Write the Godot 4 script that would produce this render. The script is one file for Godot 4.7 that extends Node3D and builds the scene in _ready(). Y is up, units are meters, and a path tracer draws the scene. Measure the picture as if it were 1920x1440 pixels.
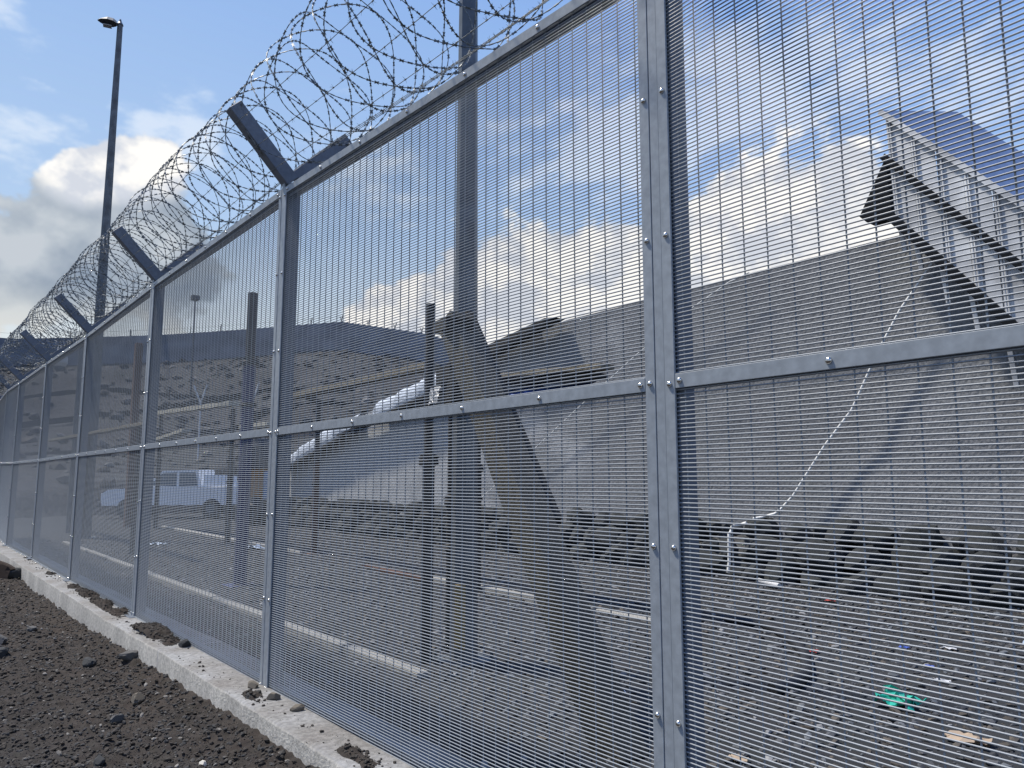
extends Node3D
# A grey anti-climb mesh fence with razor wire on a low concrete plinth; a works yard shows through the mesh.

class MB:
	var v := PackedVector3Array()
	var n := PackedVector3Array()
	var c := PackedColorArray()
	var ix := PackedInt32Array()
	var col := Color.WHITE
	func tri(a: Vector3, b: Vector3, d: Vector3, nn: Vector3) -> void:
		var k := v.size()
		v.append(a); v.append(b); v.append(d)
		for _j in 3:
			n.append(nn); c.append(col)
		ix.append(k)
		if (b - a).cross(d - a).dot(nn) > 0.0:
			ix.append(k + 2); ix.append(k + 1)
		else:
			ix.append(k + 1); ix.append(k + 2)
	func quad(a: Vector3, b: Vector3, d: Vector3, e: Vector3, nn: Vector3) -> void:
		var k := v.size()
		v.append(a); v.append(b); v.append(d); v.append(e)
		for _j in 4:
			n.append(nn); c.append(col)
		if (b - a).cross(d - a).dot(nn) > 0.0:
			for q in [0, 2, 1, 0, 3, 2]: ix.append(k + q)
		else:
			for q in [0, 1, 2, 0, 2, 3]: ix.append(k + q)
	func box(t: Transform3D, s: Vector3, ch := 0.0) -> void:
		var h := s * 0.5
		if ch <= 0.0:
			for ax in 3:
				for sg in [-1.0, 1.0]:
					var u: int = (ax + 1) % 3
					var w: int = (ax + 2) % 3
					var p: Array[Vector3] = []
					for m in [[-1, -1], [1, -1], [1, 1], [-1, 1]]:
						var q := Vector3.ZERO
						q[ax] = h[ax] * sg; q[u] = h[u] * m[0]; q[w] = h[w] * m[1]
						p.append(t * q)
					var nn := Vector3.ZERO
					nn[ax] = sg
					quad(p[0], p[1], p[2], p[3], (t.basis * nn).normalized())
			return
		# chamfered
		for ax in 3:
			var u: int = (ax + 1) % 3
			var w: int = (ax + 2) % 3
			for sg in [-1.0, 1.0]:
				var p: Array[Vector3] = []
				for m in [[-1, -1], [1, -1], [1, 1], [-1, 1]]:
					var q := Vector3.ZERO
					q[ax] = h[ax] * sg; q[u] = (h[u] - ch) * m[0]; q[w] = (h[w] - ch) * m[1]
					p.append(t * q)
				var nn := Vector3.ZERO
				nn[ax] = sg
				quad(p[0], p[1], p[2], p[3], (t.basis * nn).normalized())
			for su in [-1.0, 1.0]:
				for sw in [-1.0, 1.0]:
					var a := Vector3.ZERO
					a[ax] = -(h[ax] - ch); a[u] = h[u] * su; a[w] = (h[w] - ch) * sw
					var b := a
					b[ax] = h[ax] - ch
					var d := b
					d[u] = (h[u] - ch) * su; d[w] = h[w] * sw
					var e := d
					e[ax] = -(h[ax] - ch)
					var nn := Vector3.ZERO
					nn[u] = su; nn[w] = sw
					quad(t * a, t * b, t * d, t * e, (t.basis * nn).normalized())
		for sx in [-1.0, 1.0]:
			for sy in [-1.0, 1.0]:
				for sz in [-1.0, 1.0]:
					var s3 := Vector3(sx, sy, sz)
					tri(t * Vector3(h.x * sx, (h.y - ch) * sy, (h.z - ch) * sz), t * Vector3((h.x - ch) * sx, h.y * sy, (h.z - ch) * sz), t * Vector3((h.x - ch) * sx, (h.y - ch) * sy, h.z * sz), (t.basis * s3).normalized())
	# a bar from a to b: width along w, thickness across
	func bar(a: Vector3, b: Vector3, w: Vector3, width: float, thick: float, ch := 0.0) -> void:
		var d := (b - a)
		var y := d.normalized()
		var x := (w - y * w.dot(y)).normalized()
		box(Transform3D(Basis(x, y, x.cross(y)), (a + b) * 0.5), Vector3(width, d.length(), thick), ch)
	func rod(a: Vector3, b: Vector3, r: float, sides := 6, caps := false, r2 := -1.0) -> void:
		tube(PackedVector3Array([a, b]), r, sides, caps, r2)
	func tube(p: PackedVector3Array, r: float, sides := 6, caps := false, r2 := -1.0) -> void:
		var k := v.size()
		var t := (p[1] - p[0]).normalized()
		var up := Vector3.UP if absf(t.y) < 0.9 else Vector3.RIGHT
		var x := t.cross(up).normalized()
		var m := p.size()
		for i in m:
			var tt := (p[mini(i + 1, m - 1)] - p[maxi(i - 1, 0)]).normalized()
			x = (x - tt * x.dot(tt)).normalized()
			var y := tt.cross(x)
			var rr := r if r2 < 0.0 else lerpf(r, r2, float(i) / (m - 1))
			for j in sides:
				var a := TAU * (j + 0.5) / sides
				var nn := x * cos(a) + y * sin(a)
				v.append(p[i] + nn * rr); n.append(nn); c.append(col)
		for i in m - 1:
			for j in sides:
				var a := k + i * sides + j
				var b := k + i * sides + (j + 1) % sides
				for q in [a, a + sides, b, b, a + sides, b + sides]: ix.append(q)
		if caps:
			for e in [0, m - 1]:
				var nn := (p[0] - p[1]).normalized() if e == 0 else (p[m - 1] - p[m - 2]).normalized()
				for j in range(1, sides - 1):
					tri(v[k + e * sides], v[k + e * sides + j], v[k + e * sides + j + 1], nn)
	# a plate with outline p (planar), pushed out by d
	func plate(p: PackedVector3Array, d: Vector3) -> void:
		var nn := Vector3.ZERO
		var cen := Vector3.ZERO
		for i in p.size():
			nn += p[i].cross(p[(i + 1) % p.size()]); cen += p[i]
		nn = nn.normalized(); cen /= p.size()
		var flat := PackedVector2Array()
		var ax := (p[1] - p[0]).normalized()
		var ay := nn.cross(ax)
		for q in p: flat.append(Vector2((q - cen).dot(ax), (q - cen).dot(ay)))
		var tr := Geometry2D.triangulate_polygon(flat)
		var out := nn if nn.dot(d) > 0 else -nn
		for i in range(0, tr.size(), 3):
			tri(p[tr[i]], p[tr[i + 1]], p[tr[i + 2]], -out)
			tri(p[tr[i]] + d, p[tr[i + 1]] + d, p[tr[i + 2]] + d, out)
		for i in p.size():
			var a := p[i]
			var b := p[(i + 1) % p.size()]
			var sn := (b - a).cross(d).normalized()
			if sn.dot((a + b) * 0.5 - cen) < 0 and flat.size() < 5: sn = -sn
			elif flat.size() >= 5 and (nn.cross(b - a)).dot(sn) > 0: sn = -sn
			quad(a, b, b + d, a + d, sn)
	func lathe(base: Vector3, prof: Array, sides := 12, axis := Vector3.UP) -> void:
		var up := axis.normalized()
		var x := up.cross(Vector3.RIGHT if absf(up.x) < 0.9 else Vector3.BACK).normalized()
		var y := up.cross(x)
		for i in prof.size() - 1:
			var a: Vector2 = prof[i]
			var b: Vector2 = prof[i + 1]
			var e := b - a
			var nr := Vector2(e.y, -e.x).normalized()
			var k := v.size()
			for j in sides + 1:
				var an := TAU * j / sides
				var dir := x * cos(an) + y * sin(an)
				v.append(base + dir * a.x + up * a.y); v.append(base + dir * b.x + up * b.y)
				for _q in 2:
					n.append((dir * nr.x + up * nr.y).normalized()); c.append(col)
			for j in sides:
				var q := k + j * 2
				for w in [q, q + 1, q + 2, q + 1, q + 3, q + 2]: ix.append(w)
	func mesh() -> ArrayMesh:
		var a := []
		a.resize(Mesh.ARRAY_MAX)
		a[Mesh.ARRAY_VERTEX] = v; a[Mesh.ARRAY_NORMAL] = n; a[Mesh.ARRAY_COLOR] = c; a[Mesh.ARRAY_INDEX] = ix
		var am := ArrayMesh.new()
		am.add_surface_from_arrays(Mesh.PRIMITIVE_TRIANGLES, a)
		return am

var M := {}
var used := {}
var rng := RandomNumberGenerator.new()
var na := FastNoiseLite.new()
var nb := FastNoiseLite.new()

func lin(r: float, g: float, b: float) -> Color:
	return Color(r, g, b).linear_to_srgb()

func numbered(s: String, parent: Node) -> String:
	var k := str(parent.get_instance_id()) + "/" + s
	if not used.has(k):
		used[k] = 0
		return s
	used[k] += 1
	return "%s_%03d" % [s, used[k]]

func tag(o: Node, label: String, category: String, group := "", kind := "") -> Node:
	if label: o.set_meta("label", label)
	if category: o.set_meta("category", category)
	if group: o.set_meta("group", group)
	if kind: o.set_meta("kind", kind)
	return o

func thing(called: String, at: Vector3, label: String, category: String, group := "") -> Node3D:
	var o := Node3D.new()
	o.name = numbered(called, self)
	o.position = at
	add_child(o, true)
	tag(o, label, category, group)
	return o

# shapes are in world metres; a part of a thing is shifted back by the thing's place
func obj(called: String, mb: MB, mat: Material, parent: Node3D = self) -> MeshInstance3D:
	return put(called, mb.mesh(), mat, parent)

func put(called: String, mesh: Mesh, mat: Material, parent: Node3D = self) -> MeshInstance3D:
	var o := MeshInstance3D.new()
	o.name = numbered(called, parent)
	o.mesh = mesh
	o.material_override = mat
	if parent != self and parent.get_parent() == self: o.position = -parent.position
	parent.add_child(o, true)
	return o

func noise_tex(freq: float, lo: float, hi: float, seed_: int, size := 512, oct := 4, kind := FastNoiseLite.TYPE_SIMPLEX_SMOOTH) -> NoiseTexture2D:
	var f := FastNoiseLite.new()
	f.seed = seed_; f.frequency = freq; f.fractal_octaves = oct; f.noise_type = kind
	var t := NoiseTexture2D.new()
	t.width = size; t.height = size; t.seamless = true; t.noise = f
	var g := Gradient.new()
	g.set_color(0, Color(lo, lo, lo)); g.set_color(1, Color(hi, hi, hi))
	t.color_ramp = g
	return t

func normal_tex(freq: float, seed_: int, strength: float, oct := 4, kind := FastNoiseLite.TYPE_SIMPLEX_SMOOTH) -> NoiseTexture2D:
	var f := FastNoiseLite.new()
	f.seed = seed_; f.frequency = freq; f.fractal_octaves = oct; f.noise_type = kind
	var t := NoiseTexture2D.new()
	t.width = 512; t.height = 512; t.seamless = true; t.noise = f; t.as_normal_map = true; t.bump_strength = strength
	return t

func mat(col: Color, rough: float, tex: Texture2D = null, scale := 1.0, norm: Texture2D = null, nstr := 1.0, metal := 0.0, vcol := false) -> StandardMaterial3D:
	var m := StandardMaterial3D.new()
	m.albedo_color = col; m.roughness = rough; m.metallic = metal
	m.vertex_color_use_as_albedo = vcol
	if tex: m.albedo_texture = tex
	if norm:
		m.normal_enabled = true; m.normal_texture = norm; m.normal_scale = nstr
	if tex or norm:
		m.uv1_triplanar = true; m.uv1_scale = Vector3.ONE * scale
	return m

func materials() -> void:
	var speck := noise_tex(0.02, 0.72, 1.0, 3, 512, 5)
	var coarse := noise_tex(0.008, 0.6, 1.0, 5, 512, 5)
	var grit := noise_tex(0.12, 0.45, 1.0, 7, 512, 3)
	var brushed := noise_tex(0.015, 0.86, 1.0, 9, 512, 5)
	var nfine := normal_tex(0.05, 11, 4.0, 4)
	var nrough := normal_tex(0.03, 13, 10.0, 5)
	var ncell := normal_tex(0.06, 17, 8.0, 2, FastNoiseLite.TYPE_CELLULAR)
	M.paint = mat(lin(0.31, 0.345, 0.38), 0.36, brushed, 3.0, normal_tex(0.01, 21, 1.0, 3), 0.25)
	M.wire = mat(lin(0.25, 0.275, 0.3), 0.4)
	M.post = mat(lin(0.15, 0.175, 0.215), 0.42, brushed, 3.0)
	M.bolt = mat(lin(0.62, 0.61, 0.58), 0.22, null, 1.0, null, 1.0, 1.0)
	M.razor = mat(lin(0.2, 0.22, 0.225), 0.5, null, 1.0, null, 1.0, 0.3)
	M.barb = mat(lin(0.13, 0.145, 0.15), 0.5, null, 1.0, null, 1.0, 0.3)
	M.concrete = mat(Color.WHITE, 0.9, speck, 2.2, nfine, 0.6, 0.0, true)
	M.dirt = mat(Color.WHITE, 0.95, grit, 5.0, ncell, 0.8, 0.0, true)
	M.yard = mat(Color.WHITE, 0.95, grit, 4.0, ncell, 1.0, 0.0, true)
	M.stone = mat(Color.WHITE, 0.85, speck, 6.0, nfine, 0.7, 0.0, true)
	M.rock = mat(lin(0.032, 0.037, 0.039), 0.9, coarse, 1.2, nrough, 1.0)
	M.hill = mat(Color.WHITE, 0.95, coarse, 0.15, nrough, 1.0, 0.0, true)
	M.mortar = mat(Color.WHITE, 0.92, noise_tex(0.05, 0.7, 1.0, 41, 512, 5), 0.8, nrough, 0.3, 0.0, true)
	M.core = mat(lin(0.2, 0.205, 0.21), 0.92)
	M.galv = mat(lin(0.16, 0.18, 0.2), 0.45, coarse, 0.7, null, 1.0, 0.35)
	M.lamp = mat(lin(0.03, 0.034, 0.04), 0.5)
	M.lens = mat(lin(0.3, 0.32, 0.34), 0.15)
	M.hatch = mat(lin(0.4, 0.28, 0.1), 0.6, speck, 3.0)
	M.prop_dark = mat(lin(0.022, 0.021, 0.022), 0.7, speck, 4.0)
	M.prop_blue = mat(lin(0.015, 0.028, 0.13), 0.6, speck, 4.0)
	M.rust = mat(lin(0.12, 0.055, 0.035), 0.9, coarse, 4.0)
	M.timber = mat(lin(0.085, 0.08, 0.062), 0.9, noise_tex(0.03, 0.55, 1.0, 31), 1.6, nfine, 0.8)
	M.timber_dark = mat(lin(0.03, 0.028, 0.024), 0.9, noise_tex(0.03, 0.55, 1.0, 33), 1.6, nfine, 0.8)
	M.plank = mat(lin(0.3, 0.26, 0.185), 0.9, noise_tex(0.03, 0.6, 1.0, 35), 1.2, nfine, 0.6)
	M.plank_pale = mat(lin(0.55, 0.52, 0.42), 0.9, speck, 1.2)
	M.kerb = mat(lin(0.5, 0.485, 0.44), 0.9, noise_tex(0.05, 0.55, 1.0, 37, 512, 4), 2.0, nfine, 0.6)
	M.sheet = mat(lin(0.66, 0.72, 0.8), 0.5, speck, 0.6)
	M.clad = mat(lin(0.86, 0.87, 0.87), 0.5, coarse, 0.35)
	M.clad_dark = mat(lin(0.012, 0.014, 0.017), 0.8)
	M.clad_dark.metallic_specular = 0.2
	M.roof_blue = mat(lin(0.16, 0.24, 0.42), 0.55, speck, 0.5)
	M.rope = mat(lin(0.75, 0.75, 0.72), 0.8)
	M.white = mat(lin(0.72, 0.73, 0.74), 0.5, speck, 3.0)
	M.tarp = mat(lin(0.02, 0.07, 0.26), 0.6)
	M.green = mat(lin(0.02, 0.42, 0.3), 0.5)
	M.red = mat(lin(0.4, 0.05, 0.04), 0.6)
	M.blue = mat(lin(0.05, 0.1, 0.4), 0.6)
	M.pale_blue = mat(lin(0.42, 0.52, 0.66), 0.6, speck, 1.5)
	M.cardboard = mat(lin(0.36, 0.28, 0.2), 0.9)
	M.rubber = mat(lin(0.012, 0.012, 0.014), 0.6)
	M.car = mat(lin(0.85, 0.86, 0.87), 0.25)
	M.glass = mat(lin(0.08, 0.12, 0.16), 0.08)
	M.orange = mat(lin(0.4, 0.19, 0.05), 0.6, speck, 2.0)
	M.far_wall = mat(lin(0.24, 0.27, 0.33), 0.8, coarse, 0.1)  # distance haze put into the colour: lighter and bluer
	M.far_post = mat(lin(0.04, 0.045, 0.055), 0.7)
	M.clear = mat(lin(0.55, 0.62, 0.7), 0.3)
	M.clear.transparency = BaseMaterial3D.TRANSPARENCY_ALPHA
	M.clear.albedo_color.a = 0.55

# ---------------------------------------------------------------- sky
const AIR_TOP := Color(0.33, 0.54, 0.9)

func sky_texture() -> ImageTexture:
	var lumps := []   # azimuth, elevation, radius (degrees), weight, greyness
	for b in [[-82.0, 19.3, 1.5], [-80.5, 20.6, 1.6], [-78.6, 21.2, 1.7], [-76.7, 21.8, 1.5], [-77.8, 19.6, 1.8], [-80.4, 18.9, 1.6]]: lumps.append(b + [1.0, 0.0])
	for b in [[-75.3, 24.6, 1.5], [-78.0, 23.6, 0.8], [-85.2, 21.6, 1.4], [-86.6, 20.4, 1.0], [-73.6, 22.6, 1.2], [-87.0, 28.5, 1.2]]: lumps.append([b[0], b[1], b[2] * 1.3, 0.8, -1.0])
	for b in [[-79.9, 16.8, 3.0], [-82.6, 15.2, 2.6], [-76.4, 17.4, 2.4], [-78.1, 14.6, 3.2], [-86.5, 13.4, 2.4], [-82.5, 12.6, 3.0], [-90.5, 13.0, 3.5], [-74.0, 12.5, 2.4]]: lumps.append(b + [0.9, 1.0])
	for b in [[-31.6, 20.6, 2.3], [-34.0, 19.0, 2.5], [-25.3, 21.2, 1.9], [-27.6, 18.8, 2.7], [-29.5, 17.4, 3.1], [-24.4, 18.2, 1.9], [-36.5, 15.8, 3.3], [-22.5, 19.2, 1.4], [-24.0, 15.5, 4.0], [-32.0, 13.5, 5.0], [-18.0, 14.0, 3.5]]: lumps.append(b + [1.1, 0.0])
	for b in [[-58.8, 12.6, 2.6], [-55.1, 14.0, 2.8], [-51.0, 15.6, 3.1], [-46.7, 16.6, 3.0], [-42.6, 17.0, 2.9], [-48.9, 12.5, 4.0], [-55.0, 10.5, 4.0], [-41.4, 13.3, 3.5], [-61.8, 11.8, 1.8]]: lumps.append(b + [1.0, 0.15])
	for b in [[-30.1, 28.6, 2.4], [-26.7, 28.3, 2.2], [-34.1, 27.2, 2.3], [-34.7, 31.2, 1.8], [-40.4, 22.4, 2.6], [-43.7, 25.2, 2.5], [-48.8, 23.6, 2.5], [-59.5, 22.8, 2.1], [-63.6, 23.4, 1.6], [-38.2, 25.0, 2.2], [-20.5, 26.5, 2.5], [-15.0, 24.0, 2.0]]: lumps.append([b[0], b[1], b[2] * 1.5, 0.7, -1.0])
	var r2 := RandomNumberGenerator.new()
	r2.seed = 77
	for k in 26:   # the same kind of weather all the way round
		var az := r2.randf_range(0.0, 250.0)
		var el := r2.randf_range(11.0, 30.0)
		var rad := r2.randf_range(2.0, 3.6)
		for j in 6: lumps.append([az + r2.randf_range(-6, 6), el + r2.randf_range(-2.5, 2), rad * r2.randf_range(0.6, 1.1), 0.95, 0.15])
	var f := FastNoiseLite.new()
	f.seed = 5; f.frequency = 9.0; f.fractal_octaves = 7; f.fractal_gain = 0.62; f.noise_type = FastNoiseLite.TYPE_SIMPLEX_SMOOTH
	var g := FastNoiseLite.new()
	g.seed = 8; g.frequency = 2.2; g.fractal_octaves = 5; g.noise_type = FastNoiseLite.TYPE_SIMPLEX_SMOOTH
	var W := 4096
	var big := sky_part(lumps, f, g, 1024, 0, 0, 1024, 512)
	big.resize(W, W / 2, Image.INTERPOLATE_BILINEAR)
	var x0 := 2900   # finer where the clouds are largest in the view: the same sky, more pixels
	var y0 := 600
	var fine := sky_part(lumps, f, g, W, x0, y0, 1100, 330)
	big.blit_rect(fine, Rect2i(0, 0, 1100, 330), Vector2i(x0, y0))
	return ImageTexture.create_from_image(big)

func sky_part(lumps: Array, f: FastNoiseLite, g: FastNoiseLite, W: int, x0: int, y0: int, w: int, h: int) -> Image:
	var data := PackedByteArray()
	data.resize(w * h * 3)
	var pos := 0
	# index the lumps by columns of azimuth
	var buckets := {}
	for l in lumps:
		var a: float = fposmod(l[0], 360.0)
		for k in range(int(floor((a - l[2] * 3.2) / 6.0)), int(floor((a + l[2] * 3.2) / 6.0)) + 1):
			var key := posmod(k, 60)
			if not buckets.has(key): buckets[key] = []
			buckets[key].append([a, l[1], 1.0 / (l[2] * l[2]), l[3], l[4]])
	for y in h:
		var th := PI * (y0 + y + 0.5) / (W / 2)
		var sy := cos(th)
		var cy := sin(th)
		var el := 90.0 - rad_to_deg(th)
		for x in w:
			var a := TAU * (x0 + x + 0.5) / W
			var d := Vector3(sin(a) * cy, sy, -cos(a) * cy)
			var az := rad_to_deg(a)
			# clear air: deeper blue upwards and towards +x, paler and warmer to the low west
			var t := clampf(el / 62.0, 0.0, 1.0)
			var west := clampf(0.5 - 0.5 * d.x, 0.0, 1.0)
			west = west * west
			var pale := Color(0.80, 0.875, 0.95).lerp(Color(0.80, 0.87, 0.92), west)
			var deep := Color(0.30, 0.50, 0.85).lerp(Color(0.54, 0.675, 0.875), west)
			var k := 1.0 - pow(1.0 - t, 1.9)
			var c := pale.lerp(deep, k)
			c = c.lerp(Color(0.88, 0.88, 0.855), west * west * clampf(1.0 - absf(el - 7.0) / 11.0, 0.0, 1.0) * 0.8)
			if el < -1.0:
				c = Color(0.27, 0.255, 0.24)
			elif el < 50.0:
				var e := 0.0
				var gr := 0.0
				var wisp := 0.0
				var b: Array = buckets.get(int(az / 6.0) % 60, [])
				for l in b:
					var dx: float = fposmod(az - l[0] + 180.0, 360.0) - 180.0
					dx *= cy
					var dy: float = el - l[1]
					var q: float = (dx * dx + dy * dy * 1.3) * l[2]
					if q < 9.0:
						var ww: float = exp(-q * 0.75) * l[3]
						if l[4] < 0.0:
							wisp += ww
							continue
						e += ww; gr += ww * l[4]
				if wisp > 0.03:
					var s1 := f.get_noise_3d(d.x * 0.9 + d.y * 0.5, d.y * 2.6 - d.x * 0.8, d.z * 0.9)
					c = c.lerp(Color(0.97, 0.97, 0.975), 0.5 * smoothstep(0.25, 1.25, wisp + s1 * 1.3))
				if e > 0.02:
					gr /= e
					var nz := f.get_noise_3d(d.x, d.y * 1.3, d.z)
					var n2 := g.get_noise_3d(d.x * 3.0, d.y * 4.0, d.z * 3.0)
					var dens := smoothstep(0.38, 0.74, e + nz * 1.15 + n2 * 0.35)
					if dens > 0.0:
						var up := f.get_noise_3d(d.x - 0.02, d.y * 1.3 + 0.035, d.z + 0.01)
						var lit := clampf(0.6 + (nz - up) * 2.2 + n2 * 0.4, 0.0, 1.0)
						var cl := Color(0.80, 0.82, 0.86).lerp(Color(0.97, 0.96, 0.945), lit)
						var dim := Color(0.53, 0.585, 0.655).lerp(Color(0.74, 0.77, 0.80), clampf(0.5 + n2 * 1.3 + nz * 0.7, 0.0, 1.0))
						dim = dim.lerp(Color(0.86, 0.86, 0.835), clampf((13.0 - el) / 4.5, 0.0, 1.0) * 0.85)
						cl = cl.lerp(dim, smoothstep(0.25, 0.75, gr + nz * 0.25))
						c = c.lerp(cl, dens)
			data[pos] = int(clampf(c.r, 0, 1) * 255.0 + 0.5)
			data[pos + 1] = int(clampf(c.g, 0, 1) * 255.0 + 0.5)
			data[pos + 2] = int(clampf(c.b, 0, 1) * 255.0 + 0.5)
			pos += 3
	return Image.create_from_data(w, h, false, Image.FORMAT_RGB8, data)

# ---------------------------------------------------------------- terrain
func plinth_top(x: float) -> float:
	return 0.298 + 0.012 * na.get_noise_2d(x * 9.0, 300.0)

func dirt_height(x: float, z: float) -> float:
	var along := clampf(lerpf(0.195, 0.075, clampf((-x - 3.6) / 9.0, 0.0, 1.0)), 0.05, 0.22)
	var bank := 0.05 * exp(-maxf(z - 0.24, 0.0) / 0.18)
	var h := along - 0.05 + bank + 0.035 * na.get_noise_2d(x * 14.0, z * 14.0) + 0.03 * nb.get_noise_2d(x * 60.0, z * 60.0)
	h += 0.015 * nb.get_noise_2d(x * 220.0, z * 220.0) + 0.014 * absf(nb.get_noise_2d(x * 90.0 + 7.0, z * 110.0))
	h += 0.12 * exp(-(pow(x + 12.9, 2) / 0.35 + pow(z - 0.62, 2) / 0.12))
	return h

func yard_height(x: float, z: float) -> float:
	return 0.1 + 0.05 * na.get_noise_2d(x * 6.0, z * 6.0 + 90.0) + 0.018 * nb.get_noise_2d(x * 40.0, z * 40.0)

# the bank beyond the yard: its crest runs along this line
const CREST := [[-112.0, 15.4, 22.0], [-100.9, 14.1, -7.3], [-90.0, 14.5, -20.4], [-76.8, 16.0, -36.2], [-71.0, 14.7, -43.3], [-58.0, 9.5, -58.0], [-40.0, 3.0, -74.0], [-10.0, 1.0, -90.0], [60.0, 1.0, -110.0]]

func crest_at(ang: float) -> Vector3:   # angle about the yard's far corner
	var best := Vector3(-112, 15, 22)
	for i in CREST.size() - 1:
		var a := Vector3(CREST[i][0], CREST[i][1], CREST[i][2])
		var b := Vector3(CREST[i + 1][0], CREST[i + 1][1], CREST[i + 1][2])
		var ta := atan2(-a.x, -a.z + 8.0)
		var tb := atan2(-b.x, -b.z + 8.0)
		if ang <= ta and ang >= tb:
			return a.lerp(b, (ang - ta) / (tb - ta))
	if ang < atan2(-60.0, 118.0): best = Vector3(60, 1, -110)
	return best

func hill_height(x: float, z: float) -> float:
	var ang := atan2(-x, -z + 8.0)
	var c := crest_at(ang)
	var rc := Vector2(c.x, c.z - 8.0).length()
	var r := Vector2(x, z - 8.0).length()
	var r0 := 33.0
	var t := clampf((r - r0) / (rc - r0), 0.0, 1.0)
	var lump := nb.get_noise_2d(x * 3.0, z * 3.0) * 0.9 + na.get_noise_2d(x * 2.0, z * 2.0) * 1.2
	var st := t + 0.04 * sin(t * 19.0)
	return 0.05 + (c.y - 0.05) * st + lump * sin(clampf(t, 0.0, 1.0) * PI) * 0.9 + (0.0 if t < 1.0 else minf((r - rc) * 0.02, 4.0))

func grid(xs: PackedFloat32Array, zs: PackedFloat32Array, hf: Callable, cf: Callable) -> ArrayMesh:
	var nx := xs.size()
	var nz := zs.size()
	var v := PackedVector3Array()
	var n := PackedVector3Array()
	var c := PackedColorArray()
	var ix := PackedInt32Array()
	v.resize(nx * nz); n.resize(nx * nz); c.resize(nx * nz)
	for j in nz:
		for i in nx:
			v[j * nx + i] = Vector3(xs[i], hf.call(xs[i], zs[j]), zs[j])
			c[j * nx + i] = cf.call(xs[i], zs[j])
	for j in nz:
		for i in nx:
			var dx := v[j * nx + mini(i + 1, nx - 1)] - v[j * nx + maxi(i - 1, 0)]
			var dz := v[mini(j + 1, nz - 1) * nx + i] - v[maxi(j - 1, 0) * nx + i]
			var nn := dz.cross(dx).normalized()
			n[j * nx + i] = nn if nn.y > 0 else -nn
	for j in nz - 1:
		for i in nx - 1:
			var a := j * nx + i
			var f: Array = [a, a + nx, a + 1, a + 1, a + nx, a + nx + 1]
			if (zs[1] > zs[0]) == (xs[1] > xs[0]): f = [a, a + 1, a + nx, a + 1, a + nx + 1, a + nx]
			for q in f: ix.append(q)
	var ar := []
	ar.resize(Mesh.ARRAY_MAX)
	ar[Mesh.ARRAY_VERTEX] = v; ar[Mesh.ARRAY_NORMAL] = n; ar[Mesh.ARRAY_COLOR] = c; ar[Mesh.ARRAY_INDEX] = ix
	var am := ArrayMesh.new()
	am.add_surface_from_arrays(Mesh.PRIMITIVE_TRIANGLES, ar)
	return am

func span(parts: Array) -> PackedFloat32Array:   # [from, to, step] pieces, joined
	var o := PackedFloat32Array()
	for p in parts:
		var k := int(ceil(absf(p[1] - p[0]) / p[2]))
		for i in k: o.append(lerpf(p[0], p[1], float(i) / k))
	o.append(parts[-1][1])
	return o

func dirt_colour(x: float, z: float) -> Color:
	var a := 0.5 + 0.7 * na.get_noise_2d(x * 11.0 + 40.0, z * 11.0)
	var b := 0.5 + 0.8 * nb.get_noise_2d(x * 50.0, z * 50.0 + 9.0)
	var c := Color(0.048, 0.042, 0.038).lerp(Color(0.058, 0.039, 0.027), clampf(a, 0, 1))
	return c * (0.65 + 0.6 * clampf(b, 0, 1))

func yard_colour(x: float, z: float) -> Color:
	var a := 0.5 + 0.8 * na.get_noise_2d(x * 7.0 + 140.0, z * 7.0)
	return Color(0.026, 0.0275, 0.03).lerp(Color(0.06, 0.064, 0.069), clampf(a, 0, 1))

func hill_colour(x: float, z: float) -> Color:
	var a := 0.5 + 0.9 * na.get_noise_2d(x * 1.6, z * 1.6 + 50.0)
	var b := 0.5 + 0.9 * nb.get_noise_2d(x * 12.0, z * 12.0)
	return Color(0.018, 0.019, 0.021).lerp(Color(0.055, 0.056, 0.059), clampf(a * 0.6 + b * 0.4, 0, 1))

func setting() -> void:
	var g := put("ground", grid(span([[-400.0, -60.0, 40.0], [-60.0, -17.0, 2.0], [-17.0, -8.0, 0.03], [-8.0, -2.4, 0.016], [-2.4, 3.0, 0.12], [3.0, 60.0, 6.0]]), span([[0.2, 1.3, 0.016], [1.3, 2.6, 0.04], [2.6, 8.0, 0.4], [8.0, 300.0, 30.0]]), dirt_height, dirt_colour), M.dirt)
	g.set_meta("kind", "structure")
	var y := put("yard_ground", grid(span([[-48.0, -24.0, 0.8], [-24.0, -8.0, 0.1], [-8.0, 3.0, 0.06], [3.0, 40.0, 3.0]]), span([[-40.0, -9.0, 2.0], [-9.0, -0.2, 0.06]]), yard_height, yard_colour), M.yard)
	y.set_meta("kind", "structure")
	var h := put("hill", grid(span([[-420.0, -130.0, 18.0], [-130.0, -26.0, 1.2], [-26.0, 80.0, 4.0]]), span([[-320.0, -100.0, 16.0], [-100.0, 40.0, 1.3], [40.0, 120.0, 10.0]]), func(x, z): return hill_height(x, z) if x < -33.0 or z < -33.0 else -1.5, hill_colour), M.hill)
	h.set_meta("kind", "structure")

# ---------------------------------------------------------------- stones
var rocks: Array[ArrayMesh] = []

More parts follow.
